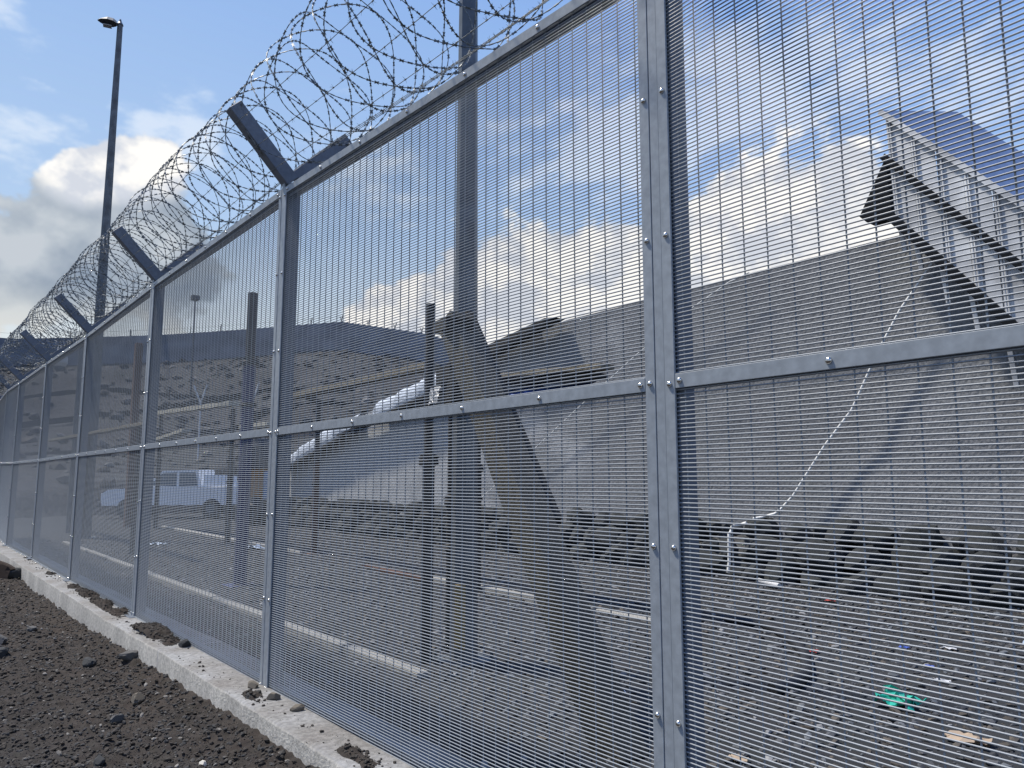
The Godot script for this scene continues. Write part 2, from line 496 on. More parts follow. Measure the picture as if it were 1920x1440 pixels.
func rock_mesh(seed_: int, fine: bool, squash: float) -> ArrayMesh:
	var f := FastNoiseLite.new()
	f.seed = seed_; f.frequency = 0.9; f.fractal_octaves = 3
	var p := (1.0 + sqrt(5.0)) / 2.0
	var vs: Array[Vector3] = []
	for q in [[-1, p, 0], [1, p, 0], [-1, -p, 0], [1, -p, 0], [0, -1, p], [0, 1, p], [0, -1, -p], [0, 1, -p], [p, 0, -1], [p, 0, 1], [-p, 0, -1], [-p, 0, 1]]:
		vs.append(Vector3(q[0], q[1], q[2]).normalized())
	var fs := [[0, 11, 5], [0, 5, 1], [0, 1, 7], [0, 7, 10], [0, 10, 11], [1, 5, 9], [5, 11, 4], [11, 10, 2], [10, 7, 6], [7, 1, 8], [3, 9, 4], [3, 4, 2], [3, 2, 6], [3, 6, 8], [3, 8, 9], [4, 9, 5], [2, 4, 11], [6, 2, 10], [8, 6, 7], [9, 8, 1]]
	var tris: Array = []
	for t in fs: tris.append([vs[t[0]], vs[t[1]], vs[t[2]]])
	for k in (2 if fine else 0):
		var nt: Array = []
		for t in tris:
			var a: Vector3 = ((t[0] + t[1]) * 0.5).normalized()
			var b: Vector3 = ((t[1] + t[2]) * 0.5).normalized()
			var c: Vector3 = ((t[2] + t[0]) * 0.5).normalized()
			nt.append_array([[t[0], a, c], [a, t[1], b], [c, b, t[2]], [a, b, c]])
		tris = nt
	var m := MB.new()
	var st := Vector3(1.0, squash, 0.78)
	var planes: Array = []
	var rr := RandomNumberGenerator.new()
	rr.seed = seed_ * 7 + 1
	for k in 7: planes.append([Vector3(rr.randf_range(-1, 1), rr.randf_range(-1, 1), rr.randf_range(-1, 1)).normalized(), rr.randf_range(0.62, 0.9)])
	for t in tris:
		var o: Array[Vector3] = []
		for q in t:
			var w: Vector3 = q * (1.0 + 0.28 * f.get_noise_3d(q.x * 1.3, q.y * 1.3, q.z * 1.3) + (0.1 * f.get_noise_3d(q.x * 4.0, q.y * 4.0, q.z * 4.0) if fine else 0.0))
			for pl in planes:
				var over: float = w.dot(pl[0]) - pl[1]
				if over > 0.0: w -= pl[0] * over
			o.append(w * st)
		var nn := (o[1] - o[0]).cross(o[2] - o[0]).normalized()
		if nn.dot(o[0] + o[1] + o[2]) < 0: nn = -nn
		m.tri(o[0], o[1], o[2], nn)
	return m.mesh()

func scatter(called: String, mesh: Mesh, material: Material, xf: Array, cols: Array, parent: Node3D = self) -> MultiMeshInstance3D:
	var mm := MultiMesh.new()
	mm.transform_format = MultiMesh.TRANSFORM_3D
	mm.use_colors = true
	mm.mesh = mesh
	mm.instance_count = xf.size()
	for i in xf.size():
		mm.set_instance_transform(i, xf[i]); mm.set_instance_color(i, cols[i])
	var o := MultiMeshInstance3D.new()
	o.name = numbered(called, parent)
	o.multimesh = mm
	o.material_override = material
	o.set_meta("kind", "stuff")
	parent.add_child(o, true)
	return o

func spin(s: Vector3) -> Basis:
	return Basis.from_euler(Vector3(rng.randf_range(-0.5, 0.5), rng.randf() * TAU, rng.randf_range(-0.5, 0.5))).scaled_local(s)

func stone_tone() -> Color:
	var k := rng.randf()
	var c := Color(0.07, 0.07, 0.073)
	if k < 0.25: c = Color(0.085, 0.07, 0.055)
	elif k < 0.4: c = Color(0.12, 0.125, 0.13)
	elif k < 0.45: c = Color(0.24, 0.23, 0.22)
	return c * rng.randf_range(0.3, 0.85)

func soil_depth(x: float, z: float) -> float:
	var long_heap := clampf(1.0 - pow((x + 7.9) / 2.0, 4), 0.0, 1.0) * 0.34
	var d := long_heap + 0.75 * na.get_noise_2d(x * 22.0, 500.0) + 0.5 * nb.get_noise_2d(x * 36.0, z * 40.0) - 0.28 - 1.6 * maxf(0.0, 0.11 - z) - 9.0 * maxf(0.0, z - 0.165)
	return clampf(d * 0.16 + (0.012 * nb.get_noise_2d(x * 160.0, z * 160.0) if d > 0.0 else 0.0), -0.03, 0.05)

func soil_tone() -> Color:
	var k := rng.randf()
	var c := Color(0.044, 0.036, 0.03)
	if k < 0.3: c = Color(0.05, 0.05, 0.052)
	elif k < 0.42: c = Color(0.1, 0.095, 0.088)
	elif k < 0.455: c = Color(0.3, 0.285, 0.26)
	return c * rng.randf_range(0.5, 1.25)

func stones() -> void:
	for k in 6: rocks.append(rock_mesh(k + 1, false, 0.62))
	var per := []
	for k in 6: per.append([[], []])
	for i in 90000:   # grit and small stones in the soil in front of the plinth
		var x := -2.6 - pow(rng.randf(), 1.7) * 12.0
		var z := 0.25 + rng.randf() * 1.9
		var s := 0.0025 + 0.016 * pow(rng.randf(), 7.0)
		var k := i % 6
		per[k][0].append(Transform3D(spin(Vector3(s, s, s) * Vector3(rng.randf_range(1.0, 1.7), 1, 1)), Vector3(x, dirt_height(x, z) + s * 0.25, z)))
		per[k][1].append(soil_tone())
	for i in 12000:   # soil spilled on the ledge of the plinth, in patches
		var x := -2.8 - rng.randf() * 11.0
		var z := rng.randf_range(0.03, 0.225)
		var d := soil_depth(x, z)
		if d < -0.006 and rng.randf() > 0.05: continue
		var s := 0.0025 + 0.014 * pow(rng.randf(), 5.0)
		per[i % 6][0].append(Transform3D(spin(Vector3(s, s * 0.8, s)), Vector3(x, plinth_top(x) + maxf(d, 0.0) + s * 0.25, z)))
		per[i % 6][1].append(Color(0.05, 0.043, 0.037) * rng.randf_range(0.5, 1.5))
	for k in 6: scatter("soil_grit", rocks[k], M.stone, per[k][0], per[k][1])
	per = []
	for k in 6: per.append([[], []])
	for i in 46000:   # loose gravel over the yard
		var x := 1.5 - pow(rng.randf(), 1.5) * 22.0
		var z := -0.28 - rng.randf() * 7.6
		var s := 0.008 + 0.034 * pow(rng.randf(), 3.0)
		per[i % 6][0].append(Transform3D(spin(Vector3(s, s * 0.8, s) * Vector3(rng.randf_range(1.0, 1.6), 1, 1)), Vector3(x, yard_height(x, z) + s * 0.1, z)))
		per[i % 6][1].append(stone_tone() * Color(1.75, 1.85, 1.95))
	for k in 6: scatter("yard_gravel", rocks[k], M.stone, per[k][0], per[k][1])
	per = []
	for k in 3: per.append([[], []])
	for i in 5200:   # rubble on the far bank
		var x := rng.randf_range(-100.0, -30.0)
		var z := rng.randf_range(-70.0, 16.0)
		if x > -33.0 and z > -33.0: continue
		var s := 0.12 + 0.5 * pow(rng.randf(), 3.0)
		per[i % 3][0].append(Transform3D(spin(Vector3(s, s, s)), Vector3(x, hill_height(x, z) + s * 0.1, z)))
		per[i % 3][1].append(stone_tone() * 1.1)
	for k in 3: scatter("hill_rubble", rocks[k], M.stone, per[k][0], per[k][1])
	# soil heaped on the ledge
	var heap := put("spilled_soil", grid(span([[-14.5, -2.6, 0.014]]), span([[0.03, 0.198, 0.012]]), func(x, z): return plinth_top(x) + soil_depth(x, z), dirt_colour), M.dirt)
	heap.set_meta("kind", "stuff")
	# stones one can point at
	var fine: Array[ArrayMesh] = []
	for k in 5: fine.append(rock_mesh(40 + k, true, 0.7))
	var grey := mat(lin(0.13, 0.13, 0.13), 0.9, noise_tex(0.03, 0.6, 1.0, 51), 8.0)
	var dark := mat(lin(0.05, 0.054, 0.057), 0.9, noise_tex(0.03, 0.6, 1.0, 52), 8.0)
	var tan_ := mat(lin(0.2, 0.175, 0.14), 0.9, noise_tex(0.03, 0.6, 1.0, 53), 8.0)
	var red := mat(lin(0.055, 0.034, 0.023), 0.95, noise_tex(0.03, 0.5, 1.0, 54), 5.0)
	for q in [
		[-6.02, 0.06, 0.055, 0, "dark angular stone lying on the plinth ledge below the second fence panel", dark, true],
		[-4.62, 0.07, 0.036, 1, "brownish stone on the plinth ledge just right of the post foot", tan_, true],
		[-4.47, 0.09, 0.02, 2, "small dark pebble between two brown stones on the plinth ledge", dark, true],
		[-4.30, 0.07, 0.036, 3, "flat brown stone touching the bottom rail on the plinth ledge", tan_, true],
		[-4.02, 0.05, 0.033, 4, "olive brown stone against the bottom rail nearest the camera", tan_, true],
		[-4.42, 0.165, 0.026, 1, "dark crumbly clod near the front edge of the plinth", dark, true],
		[-6.55, 0.31, 0.07, 2, "brown stone leaning against the foot of the plinth face", grey, false],
		[-6.68, 0.57, 0.06, 0, "dark bluish stone alone on the bare soil", dark, false],
		[-5.35, 0.53, 0.05, 3, "smooth pale round stone half sunk in the soil", tan_, false],
		[-5.0, 0.72, 0.045, 4, "sliver shaped grey stone tilted in the soil", grey, false],
		[-8.3, 1.0, 0.075, 1, "long flat grey stone farther along the dirt strip", grey, false],
		[-8.6, 0.7, 0.05, 2, "small light grey stone behind the long flat stone", grey, false],
		[-7.6, 1.05, 0.07, 0, "low bluish stone at the left of the dirt strip", dark, false],
		[-3.95, 0.56, 0.02, 3, "bright pale chip of stone on the dark soil", mat(lin(0.5, 0.48, 0.43), 0.9), false],
		[-4.3, 0.95, 0.035, 4, "dark blue grey stone at the bottom edge of the dirt", dark, false],
		[-13.1, 0.62, 0.26, 1, "reddish brown boulder at the far end of the dirt strip", red, false],
		[-13.0, 0.45, 0.17, 2, "dark lump of earth behind the reddish boulder", dark, false]]:
		var o := MeshInstance3D.new()
		o.name = numbered("stone", self)
		o.mesh = fine[q[3]]
		o.material_override = q[5]
		var s: float = q[2]
		var y: float = plinth_top(q[0]) if q[6] else dirt_height(q[0], q[1])
		o.transform = Transform3D(Basis(Vector3.UP, rng.randf() * TAU).scaled_local(Vector3(s * 1.2, s, s)), Vector3(q[0], y + s * 0.35, q[1]))
		tag(o, q[4], "stone", "loose stones along the plinth")
		add_child(o, true)

# ---------------------------------------------------------------- plinth and fence
const POSTS := [[1.565, 0.108, 0.30, 1.455, 1.54], [-1.503, 0.0, 0.296, 1.46, 1.538], [-4.616, 0.0, 0.289, 1.586, 1.572], [-7.66, 0.043, 0.289, 1.562, 1.548], [-10.754, 0.069, 0.286, 1.511, 1.539], [-13.832, 0.093, 0.272, 1.531, 1.509], [-16.891, 0.118, 0.28, 1.516, 1.524], [-19.917, 0.022, 0.321, 1.596, 1.538], [-22.9, -0.1, 0.36, 1.565, 1.54]]

func post_z(x: float) -> float:
	for i in POSTS.size() - 1:
		if x <= POSTS[i][0] and x >= POSTS[i + 1][0]:
			return lerpf(POSTS[i][1], POSTS[i + 1][1], (x - POSTS[i][0]) / (POSTS[i + 1][0] - POSTS[i][0]))
	return POSTS[0][1] if x > 0 else POSTS[-1][1]

func plinth() -> void:
	var root := thing("concrete_plinth", Vector3(-8.0, 0.0, 0.0), "low pale concrete plinth with soil spilled on its ledge under the mesh fence", "wall")
	var ends := [2.4, -0.9, -6.02, -9.95, -13.6, -18.2, -23.4]
	for s in ends.size() - 1:
		var xs := span([[ends[s] - 0.004, ends[s + 1] + 0.004, 0.035]])
		var m := MB.new()
		var prof := 9
		var k := 0
		for x in xs:
			var pz := post_z(x)
			var ty := plinth_top(x)
			var chip := 0.012 + 0.02 * maxf(0.0, nb.get_noise_2d(x * 70.0, 3.0)) + 0.012 * maxf(0.0, na.get_noise_2d(x * 40.0, 13.0))
			var wob := 0.006 * na.get_noise_2d(x * 30.0, 77.0)
			var pts := [Vector2(0.235 + wob, -0.35), Vector2(0.232 + wob, 0.06), Vector2(0.23 + wob, 0.16), Vector2(0.229 + wob, ty - chip), Vector2(0.229 + wob - chip * 0.5, ty - chip * 0.25), Vector2(0.229 + wob - chip * 1.4, ty), Vector2(0.08, ty + 0.003 * nb.get_noise_2d(x * 80.0, 8.0)), Vector2(-0.225, ty), Vector2(-0.23, -0.35)]
			for j in prof:
				var p: Vector2 = pts[j]
				m.v.append(Vector3(x, p.y, pz + p.x))
				var stain := 0.5 + 0.9 * na.get_noise_2d(x * 60.0, p.y * 6.0 + p.x * 40.0)
				var c := Color(0.72, 0.69, 0.62).lerp(Color(0.5, 0.48, 0.435), clampf(stain, 0, 1))
				if j >= 4:   # trodden, dusty top
					var du := 0.5 + 1.2 * nb.get_noise_2d(x * 34.0, p.x * 60.0 + 20.0)
					c = Color(0.36, 0.365, 0.37).lerp(Color(0.2, 0.185, 0.165), clampf(du, 0, 1) * 0.75)
				m.c.append(c)
				m.n.append(Vector3.ZERO)
			k += 1
		var nx := xs.size()
		for i in nx - 1:
			for j in prof - 1:
				var a := i * prof + j
				for q in [a, a + prof, a + 1, a + 1, a + prof, a + prof + 1]: m.ix.append(q)
		for i in nx:
			for j in prof:
				var a := i * prof + j
				var dj := m.v[i * prof + mini(j + 1, prof - 1)] - m.v[i * prof + maxi(j - 1, 0)]
				var nn := dj.cross(Vector3.RIGHT).normalized()
				if j == 7: nn = Vector3(0, 0.7, -0.7)
				elif j == 6: nn = Vector3.UP
				elif j < 3: nn = Vector3.BACK
				elif j == 8: nn = Vector3.FORWARD
				m.n[a] = nn if nn.z >= -0.01 or j >= 7 else -nn
		for e in [0, nx - 1]:
			for j in range(1, prof - 1):
				m.tri(m.v[e * prof], m.v[e * prof + j], m.v[e * prof + j + 1], Vector3.RIGHT if e == 0 else Vector3.LEFT)
		obj("plinth_section", m, M.concrete, root)

func fence_point(i: int, s: float, h: float) -> Vector3:   # between post i and i + 1; h: -1 bottom, 0 middle rail, 1 top
	var a: Array = POSTS[i]
	var b: Array = POSTS[i + 1]
	var y0: float = lerpf(a[2], b[2], s) + 1.55
	var up: float = lerpf(a[3], b[3], s) if h > 0 else lerpf(a[4], b[4], s)
	return Vector3(lerpf(a[0], b[0], s), y0 + up * h, lerpf(a[1], b[1], s))

func bolt_mesh() -> ArrayMesh:
	var m := MB.new()
	var prof := []
	for k in 6:
		var a := PI / 2.0 * k / 5.0
		prof.append(Vector2(0.0095 * cos(a), 0.0075 * sin(a)))
	prof.insert(0, Vector2(0.0095, -0.002))
	m.lathe(Vector3.ZERO, prof, 12, Vector3.BACK)
	# smooth the dome
	for i in m.v.size():
		m.n[i] = Vector3(m.v[i].x, m.v[i].y, m.v[i].z * 1.5 + 0.001).normalized()
	return m.mesh()

func fence() -> void:
	var root := thing("security_fence", Vector3(-8.0, 0.3, 0.0), "tall grey anti-climb mesh fence with bolted flat bars and Y topped posts", "fence")
	var bm := bolt_mesh()
	var put_bolt := func(parent: Node3D, at: Vector3):
		var o := MeshInstance3D.new()
		o.name = numbered("bolt", parent)
		o.mesh = bm
		o.material_override = M.bolt
		o.transform = Transform3D(Basis(Vector3.BACK, rng.randf() * TAU), at + Vector3(0, 0, 0.0095))
		parent.add_child(o, true)
	for i in POSTS.size() - 1:
		var a: Array = POSTS[i]
		var b: Array = POSTS[i + 1]
		var dir := Vector3(b[0] - a[0], 0, b[1] - a[1])
		var W := dir.length()
		dir /= W
		var e0 := 0.0195 / W   # inner edge of the clamp bar
		var e1 := 0.0595 / W
		# frame behind the mesh
		var fr := MB.new()
		var back := Vector3(0, 0, -0.033)
		for h in [-1.0, 0.0, 1.0]:
			var off := Vector3(0, 0.024 if h < 0 else (-0.024 if h > 0 else 0.0), 0)
			fr.bar(fence_point(i, 0.062 / W, h) + back + off, fence_point(i, 1.0 - 0.062 / W, h) + back + off, Vector3.UP, 0.045, 0.045, 0.002)
		var panel := obj("fence_panel", fr, M.post, root)
		# wires
		var wm := MB.new()
		var r := 0.0024
		for half in 2:
			var avg: float = ((a[3] + b[3]) if half == 0 else (a[4] + b[4])) * 0.5
			var N := int(round(avg / 0.0133))
			for j in range(0 if half == 0 else 1, N + 1):
				var h := float(j) / N * (1.0 if half == 0 else -1.0)
				var bow := 0.002 * sin(j * 0.37 + i) * 0.5
				var p0 := fence_point(i, e0, h) + Vector3(0, 0, -0.0025)
				var p1 := fence_point(i, 1.0 - e0, h) + Vector3(0, 0, -0.0025)
				wm.tube(PackedVector3Array([p0, p0.lerp(p1, 0.35) + Vector3(0, bow, bow), p0.lerp(p1, 0.7) + Vector3(0, -bow * 0.6, -bow), p1]), r, 6)
		var cnt := int((W - 0.04) / 0.0762)
		for k in range(1, cnt + 1):
			var s := (0.0195 + k * 0.0762 - 0.01) / W
			if s > 1.0 - e0: continue
			wm.rod(fence_point(i, s, -1.0) + Vector3(0, 0, -0.0068), fence_point(i, s, 1.0) + Vector3(0, 0, -0.0068), r, 6)
		var wo := obj("wire_mesh", wm, M.wire, panel)
		wo.set_meta("kind", "stuff")
		# clamp bars
		for side in 2:
			var s := 0.0395 / W
			if side == 1: s = 1.0 - s
			var m := MB.new()
			m.bar(fence_point(i, s, -1.0) + Vector3(0, -0.035, 0.004), fence_point(i, s, 1.0) + Vector3(0, 0.022, 0.004), dir, 0.04, 0.0075, 0.0012)
			obj("clamp_bar", m, M.paint, panel)
			var tot: float = lerpf(a[3] + a[4], b[3] + b[4], s)
			for k in 7:
				var hh := -1.0 + 0.018 + (2.0 - 0.04) * k / 6.0
				if i == 0 and k > 3: pass
				put_bolt.call(panel, fence_point(i, s, hh) + Vector3(0, rng.randf_range(-0.006, 0.006), 0))
		for h in [-1.0, 0.0, 1.0]:
			var m := MB.new()
			m.bar(fence_point(i, e1 + 0.0015 / W, h) + Vector3(0, -0.012 if h < 0 else 0.0, 0.004), fence_point(i, 1.0 - e1 - 0.0015 / W, h) + Vector3(0, -0.012 if h < 0 else 0.0, 0.004), Vector3.UP, 0.045, 0.0075, 0.0012)
			obj(["bottom_rail", "middle_rail", "top_rail"][int(h) + 1], m, M.paint, panel)
			for k in 7:
				var s := (0.079 + (W - 0.158) * k / 6.0) / W
				put_bolt.call(panel, fence_point(i, s, h) + Vector3(0, -0.012 if h < 0 else 0.0, 0))
	for i in range(0, POSTS.size()):
		var a: Array = POSTS[i]
		var base := Vector3(a[0], 1.55 + a[2] - a[4] - 0.05, a[1])
		var top := Vector3(a[0], 1.55 + a[2] + a[3] + 0.055, a[1])
		var m := MB.new()
		m.bar(base + Vector3(0, 0, -0.052), top + Vector3(0, 0, -0.052), Vector3.RIGHT, 0.118, 0.08, 0.004)
		var post := obj("fence_post", m, M.post, root)
		m = MB.new()
		m.bar(base + Vector3(0, 0.02, 0.0005), top + Vector3(0, 0.0, 0.0005), Vector3.RIGHT, 0.036, 0.0105, 0.0012)
		obj("cover_strip", m, M.paint, post)
		m = MB.new()
		m.bar(base + Vector3(0, 0.048, -0.03), base + Vector3(0, 0.056, -0.03), Vector3.RIGHT, 0.2, 0.17, 0.001)
		obj("base_plate", m, M.post, post)
		for s in [1.0, -1.0]:
			m = MB.new()
			var apex := top + Vector3(0, 0.02, -0.045)
			var tip := Vector3(a[0], top.y + 0.43, a[1] - 0.045 + s * 0.40)
			var along := (tip - apex).normalized()
			var lead := apex + along * (0.0 if s > 0 else 0.045)
			m.bar(lead, tip, Vector3.RIGHT, 0.08 - (0.0 if s > 0 else 0.004), 0.1, 0.004)
			obj("arm", m, M.post, post)

# ---------------------------------------------------------------- razor and barbed wire
func star_barb() -> ArrayMesh:
	var m := MB.new()
	for k in 4:
		var a := PI / 4 + PI / 2 * k
		var tip := Vector3(cos(a) * 0.0145, sin(a) * 0.02, 0.0)
		var sd := Vector3(-sin(a), cos(a), 0) * 0.0042
		m.tri(sd, -sd, tip, Vector3.BACK)
		m.tri(sd + Vector3(0, 0, -0.0008), -sd + Vector3(0, 0, -0.0008), tip, Vector3.FORWARD)
	m.box(Transform3D.IDENTITY, Vector3(0.007, 0.024, 0.005))
	return m.mesh()

func razor() -> void:
	var root := thing("razor_wire_coil", Vector3(-8.0, 3.55, -0.04), "long spiral coil of razor wire lying in the Y arms on top of the fence", "razor wire")
	var xf := []
	var cols := []
	var pitch := 0.145
	var x := -0.6
	var seg := 56
	var turns := int(22.0 / pitch)
	var m := MB.new()
	var pts := PackedVector3Array()
	for k in turns * seg + 1:
		var th := TAU * k / seg
		var tn := float(k) / seg
		# a concertina: neighbouring turns are clipped together at alternate points round the coil
		var xx := -0.6 - pitch * tn - pitch * 0.62 * sin(th * 2.5) - 0.07 * na.get_noise_2d(tn * 30.0, 11.0)
		var slack := 0.02 * sin((xx + 4.6) / 3.06 * TAU)
		var rad := 0.37 + 0.03 * na.get_noise_2d(tn * 22.0, 3.0) + 0.02 * nb.get_noise_2d(th * 4.0, 5.0)
		var cy := 3.94 + slack + 0.025 * na.get_noise_2d(tn * 14.0, 31.0)
		var cz := -0.045 + post_z(xx) + 0.03 * na.get_noise_2d(tn * 14.0, 61.0)
		pts.append(Vector3(xx, cy + rad * sin(th) * 0.98, cz + rad * cos(th)))
	var step := 700
	for s in range(0, pts.size() - 1, step):
		m.tube(pts.slice(s, mini(s + step + 1, pts.size())), 0.0025, 5)
	obj("core_wire", m, M.razor, root)
	var dist := 0.0
	var next := 0.0
	for k in pts.size() - 1:
		var d := pts[k + 1] - pts[k]
		var L := d.length()
		while next < dist + L:
			var p := pts[k] + d * ((next - dist) / L)
			var y := d / L
			var q := Vector3(rng.randf_range(-1, 1), rng.randf_range(-1, 1), rng.randf_range(-1, 1))
			var xa := y.cross(q).normalized()
			xf.append(Transform3D(Basis(xa, y, xa.cross(y)), p)); cols.append(Color(1, 1, 1) * rng.randf_range(0.7, 1.2))
			next += 0.043
		dist += L
	var o := scatter("blade_barbs", star_barb(), M.barb, xf, cols, root)
	o.position = -root.position
	# six straight strands tied to the arms
	var names := [["low", 0.13], ["middle", 0.3], ["top", 0.48]]
	for s in [1.0, -1.0]:
		for nm in names:
			var w := MB.new()
			var b := MB.new()
			for i in POSTS.size() - 1:
				var p0 := strand_point(i, s, nm[1])
				var p1 := strand_point(i + 1, s, nm[1])
				var q := PackedVector3Array()
				for k in 9:
					var t := k / 8.0
					q.append(p0.lerp(p1, t) + Vector3(0, -0.03 * 4.0 * t * (1.0 - t), 0))
				w.tube(q, 0.0019, 5)
				var c := int(3.06 / 0.105)
				for k in c:
					var t := (k + 0.5) / c
					var p := p0.lerp(p1, t) + Vector3(0, -0.03 * 4.0 * t * (1.0 - t), 0)
					w.rod(p - Vector3(0.006, 0, 0), p + Vector3(0.006, 0, 0), 0.0036, 5)
					for e in 4:
						var d := Vector3(rng.randf_range(-0.5, 0.5), rng.randf_range(-1, 1), rng.randf_range(-1, 1)).normalized()
						b.rod(p, p + d * 0.02, 0.0011, 3, false, 0.0004)
			var st := thing("barbed_wire_strand", Vector3(-8.0, 3.6, 0.0), "%s straight strand of barbed wire along the %s arms of the fence" % [nm[0], "front" if s > 0 else "rear"], "barbed wire", "barbed wire strands on the fence arms")
			obj("wire", w, M.razor, st)
			var bo := obj("barbs", b, M.barb, st)
			bo.set_meta("kind", "stuff")

func strand_point(i: int, s: float, d: float) -> Vector3:
	var a: Array = POSTS[i]
	var apex := Vector3(a[0], 1.55 + a[2] + a[3] + 0.075, a[1] - 0.045)
	var along := Vector3(0, 0.41, s * 0.40).normalized()
	var nrm := Vector3(0, 0.40, -s * 0.41).normalized()
	return apex + along * d + (nrm * 0.054 if s < 0 else -nrm * 0.054)

# ---------------------------------------------------------------- poles
func lamp_pole(at: Vector3, h: float, r0: float, r1: float, face: float, label: String, hatch: bool) -> void:
	var root := thing("lamp_post", at, label, "lamp post", "octagonal lamp posts behind the fence")
	var m := MB.new()
	for k in 8:   # flat facets
		var a0 := TAU * (k + 0.5) / 8 + 0.15
		var a1 := TAU * (k + 1.5) / 8 + 0.15
		var d0 := Vector3(cos(a0), 0, sin(a0))
		var d1 := Vector3(cos(a1), 0, sin(a1))
		m.quad(at + d0 * r0, at + d1 * r0, at + d1 * r1 + Vector3(0, h, 0), at + d0 * r1 + Vector3(0, h, 0), (d0 + d1).normalized())
	m.lathe(at + Vector3(0, h, 0), [Vector2(r1 + 0.012, -0.03), Vector2(r1 + 0.012, 0.0), Vector2(r1 * 0.6, 0.06), Vector2(0.02, 0.14), Vector2(0.0, 0.15)], 8)
	obj("pole", m, M.galv, root)
	m = MB.new()
	m.box(Transform3D(Basis.IDENTITY, at + Vector3(0, 0.012, 0)), Vector3(r0 * 3.4, 0.024, r0 * 3.4), 0.003)
	for sx in [-1, 1]:
		for sz in [-1, 1]: m.rod(at + Vector3(sx * r0 * 1.4, 0.0, sz * r0 * 1.4), at + Vector3(sx * r0 * 1.4, 0.07, sz * r0 * 1.4), 0.013, 6, true)
	obj("base_plate", m, M.galv, root)
	if hatch:
		m = MB.new()
		var hd := Vector3(0.62, 0, 0.78).normalized()
		var side := hd.cross(Vector3.UP)
		m.box(Transform3D(Basis(side, Vector3.UP, -hd), at + hd * (r0 * 0.93) + Vector3(0, 0.36, 0)), Vector3(0.085, 0.5, 0.012), 0.002)
		m.box(Transform3D(Basis(side, Vector3.UP, -hd), at + hd * (r0 * 0.93 + 0.004) + Vector3(0, 0.36, 0)), Vector3(0.07, 0.485, 0.012), 0.002)
		obj("access_hatch", m, M.hatch, root)
	# luminaire: a flat pointed head on a short spigot
	var f := Vector3(sin(face), 0, cos(face))
	var s := f.cross(Vector3.UP)
	var top := at + Vector3(0, h - 0.02, 0)
	m = MB.new()
	m.bar(top, top + f * 0.14, s, 0.07, 0.06, 0.01)
	obj("bracket", m, M.galv, root)
	m = MB.new()
	var out := [[0.08, 0.07, 0.09], [0.16, 0.15, 0.15], [0.3, 0.17, 0.16], [0.45, 0.11, 0.08], [0.52, 0.03, 0.02]]
	for k in out.size() - 1:
		var a: Array = out[k]
		var b: Array = out[k + 1]
		for q in [-1.0, 1.0]:
			var p0: Vector3 = top + f * a[0] + s * a[1] * q
			var p1: Vector3 = top + f * b[0] + s * b[1] * q
			var t0: Vector3 = top + f * a[0] + Vector3(0, a[2], 0)
			var t1: Vector3 = top + f * b[0] + Vector3(0, b[2], 0)
			var u0: Vector3 = top + f * a[0] - Vector3(0, a[2] * 0.7, 0)
			var u1: Vector3 = top + f * b[0] - Vector3(0, b[2] * 0.7, 0)
			m.quad(p0, p1, t1, t0, (s * q * 0.5 + Vector3.UP).normalized())
			m.quad(p0, p1, u1, u0, (s * q * 0.5 + Vector3.DOWN).normalized())
	obj("lamp_head", m, M.lamp, root)
	m = MB.new()
	m.box(Transform3D(Basis(f, Vector3.UP, s), top + f * 0.29 - Vector3(0, 0.105, 0)), Vector3(0.2, 0.02, 0.16), 0.003)
	obj("lamp_lens", m, M.lens, root)

func prop(at: Vector3, h: float, r: float, outer: Material, inner: Material, sleeve: float, label: String) -> void:
	var root := thing("steel_prop", at, label, "prop", "telescopic steel props in the yard")
	var m := MB.new()
	m.rod(at, at + Vector3(0, h * sleeve, 0), r, 12, true)
	obj("outer_tube", m, outer, root)
	m = MB.new()
	m.rod(at + Vector3(0, h * sleeve - 0.02, 0), at + Vector3(0, h, 0), r * 0.8, 12, true)
	obj("inner_tube", m, inner, root)
	m = MB.new()
	for k in [[sleeve - 0.015, 1.45, 0.09], [sleeve - 0.16, 1.3, 0.05]]:
		var y: float = h * k[0]
		var rr: float = r * k[1]
		var hh: float = k[2]
		m.lathe(at + Vector3(0, y, 0), [Vector2(r * 0.8, -0.01), Vector2(rr * 1.12, 0.01), Vector2(rr * 1.12, hh * 0.45), Vector2(rr, hh * 0.6), Vector2(rr, hh), Vector2(r * 0.8, hh + 0.01)], 12)
	m.rod(at + Vector3(-r * 2.6, h * sleeve + 0.03, 0.01), at + Vector3(r * 2.6, h * sleeve + 0.03, -0.01), r * 0.22, 6, true)
	obj("collar", m, inner, root)
	m = MB.new()
	m.box(Transform3D(Basis.IDENTITY, at + Vector3(0, 0.004, 0)), Vector3(r * 4.6, 0.008, r * 4.6), 0.001)
	obj("foot_plate", m, outer, root)

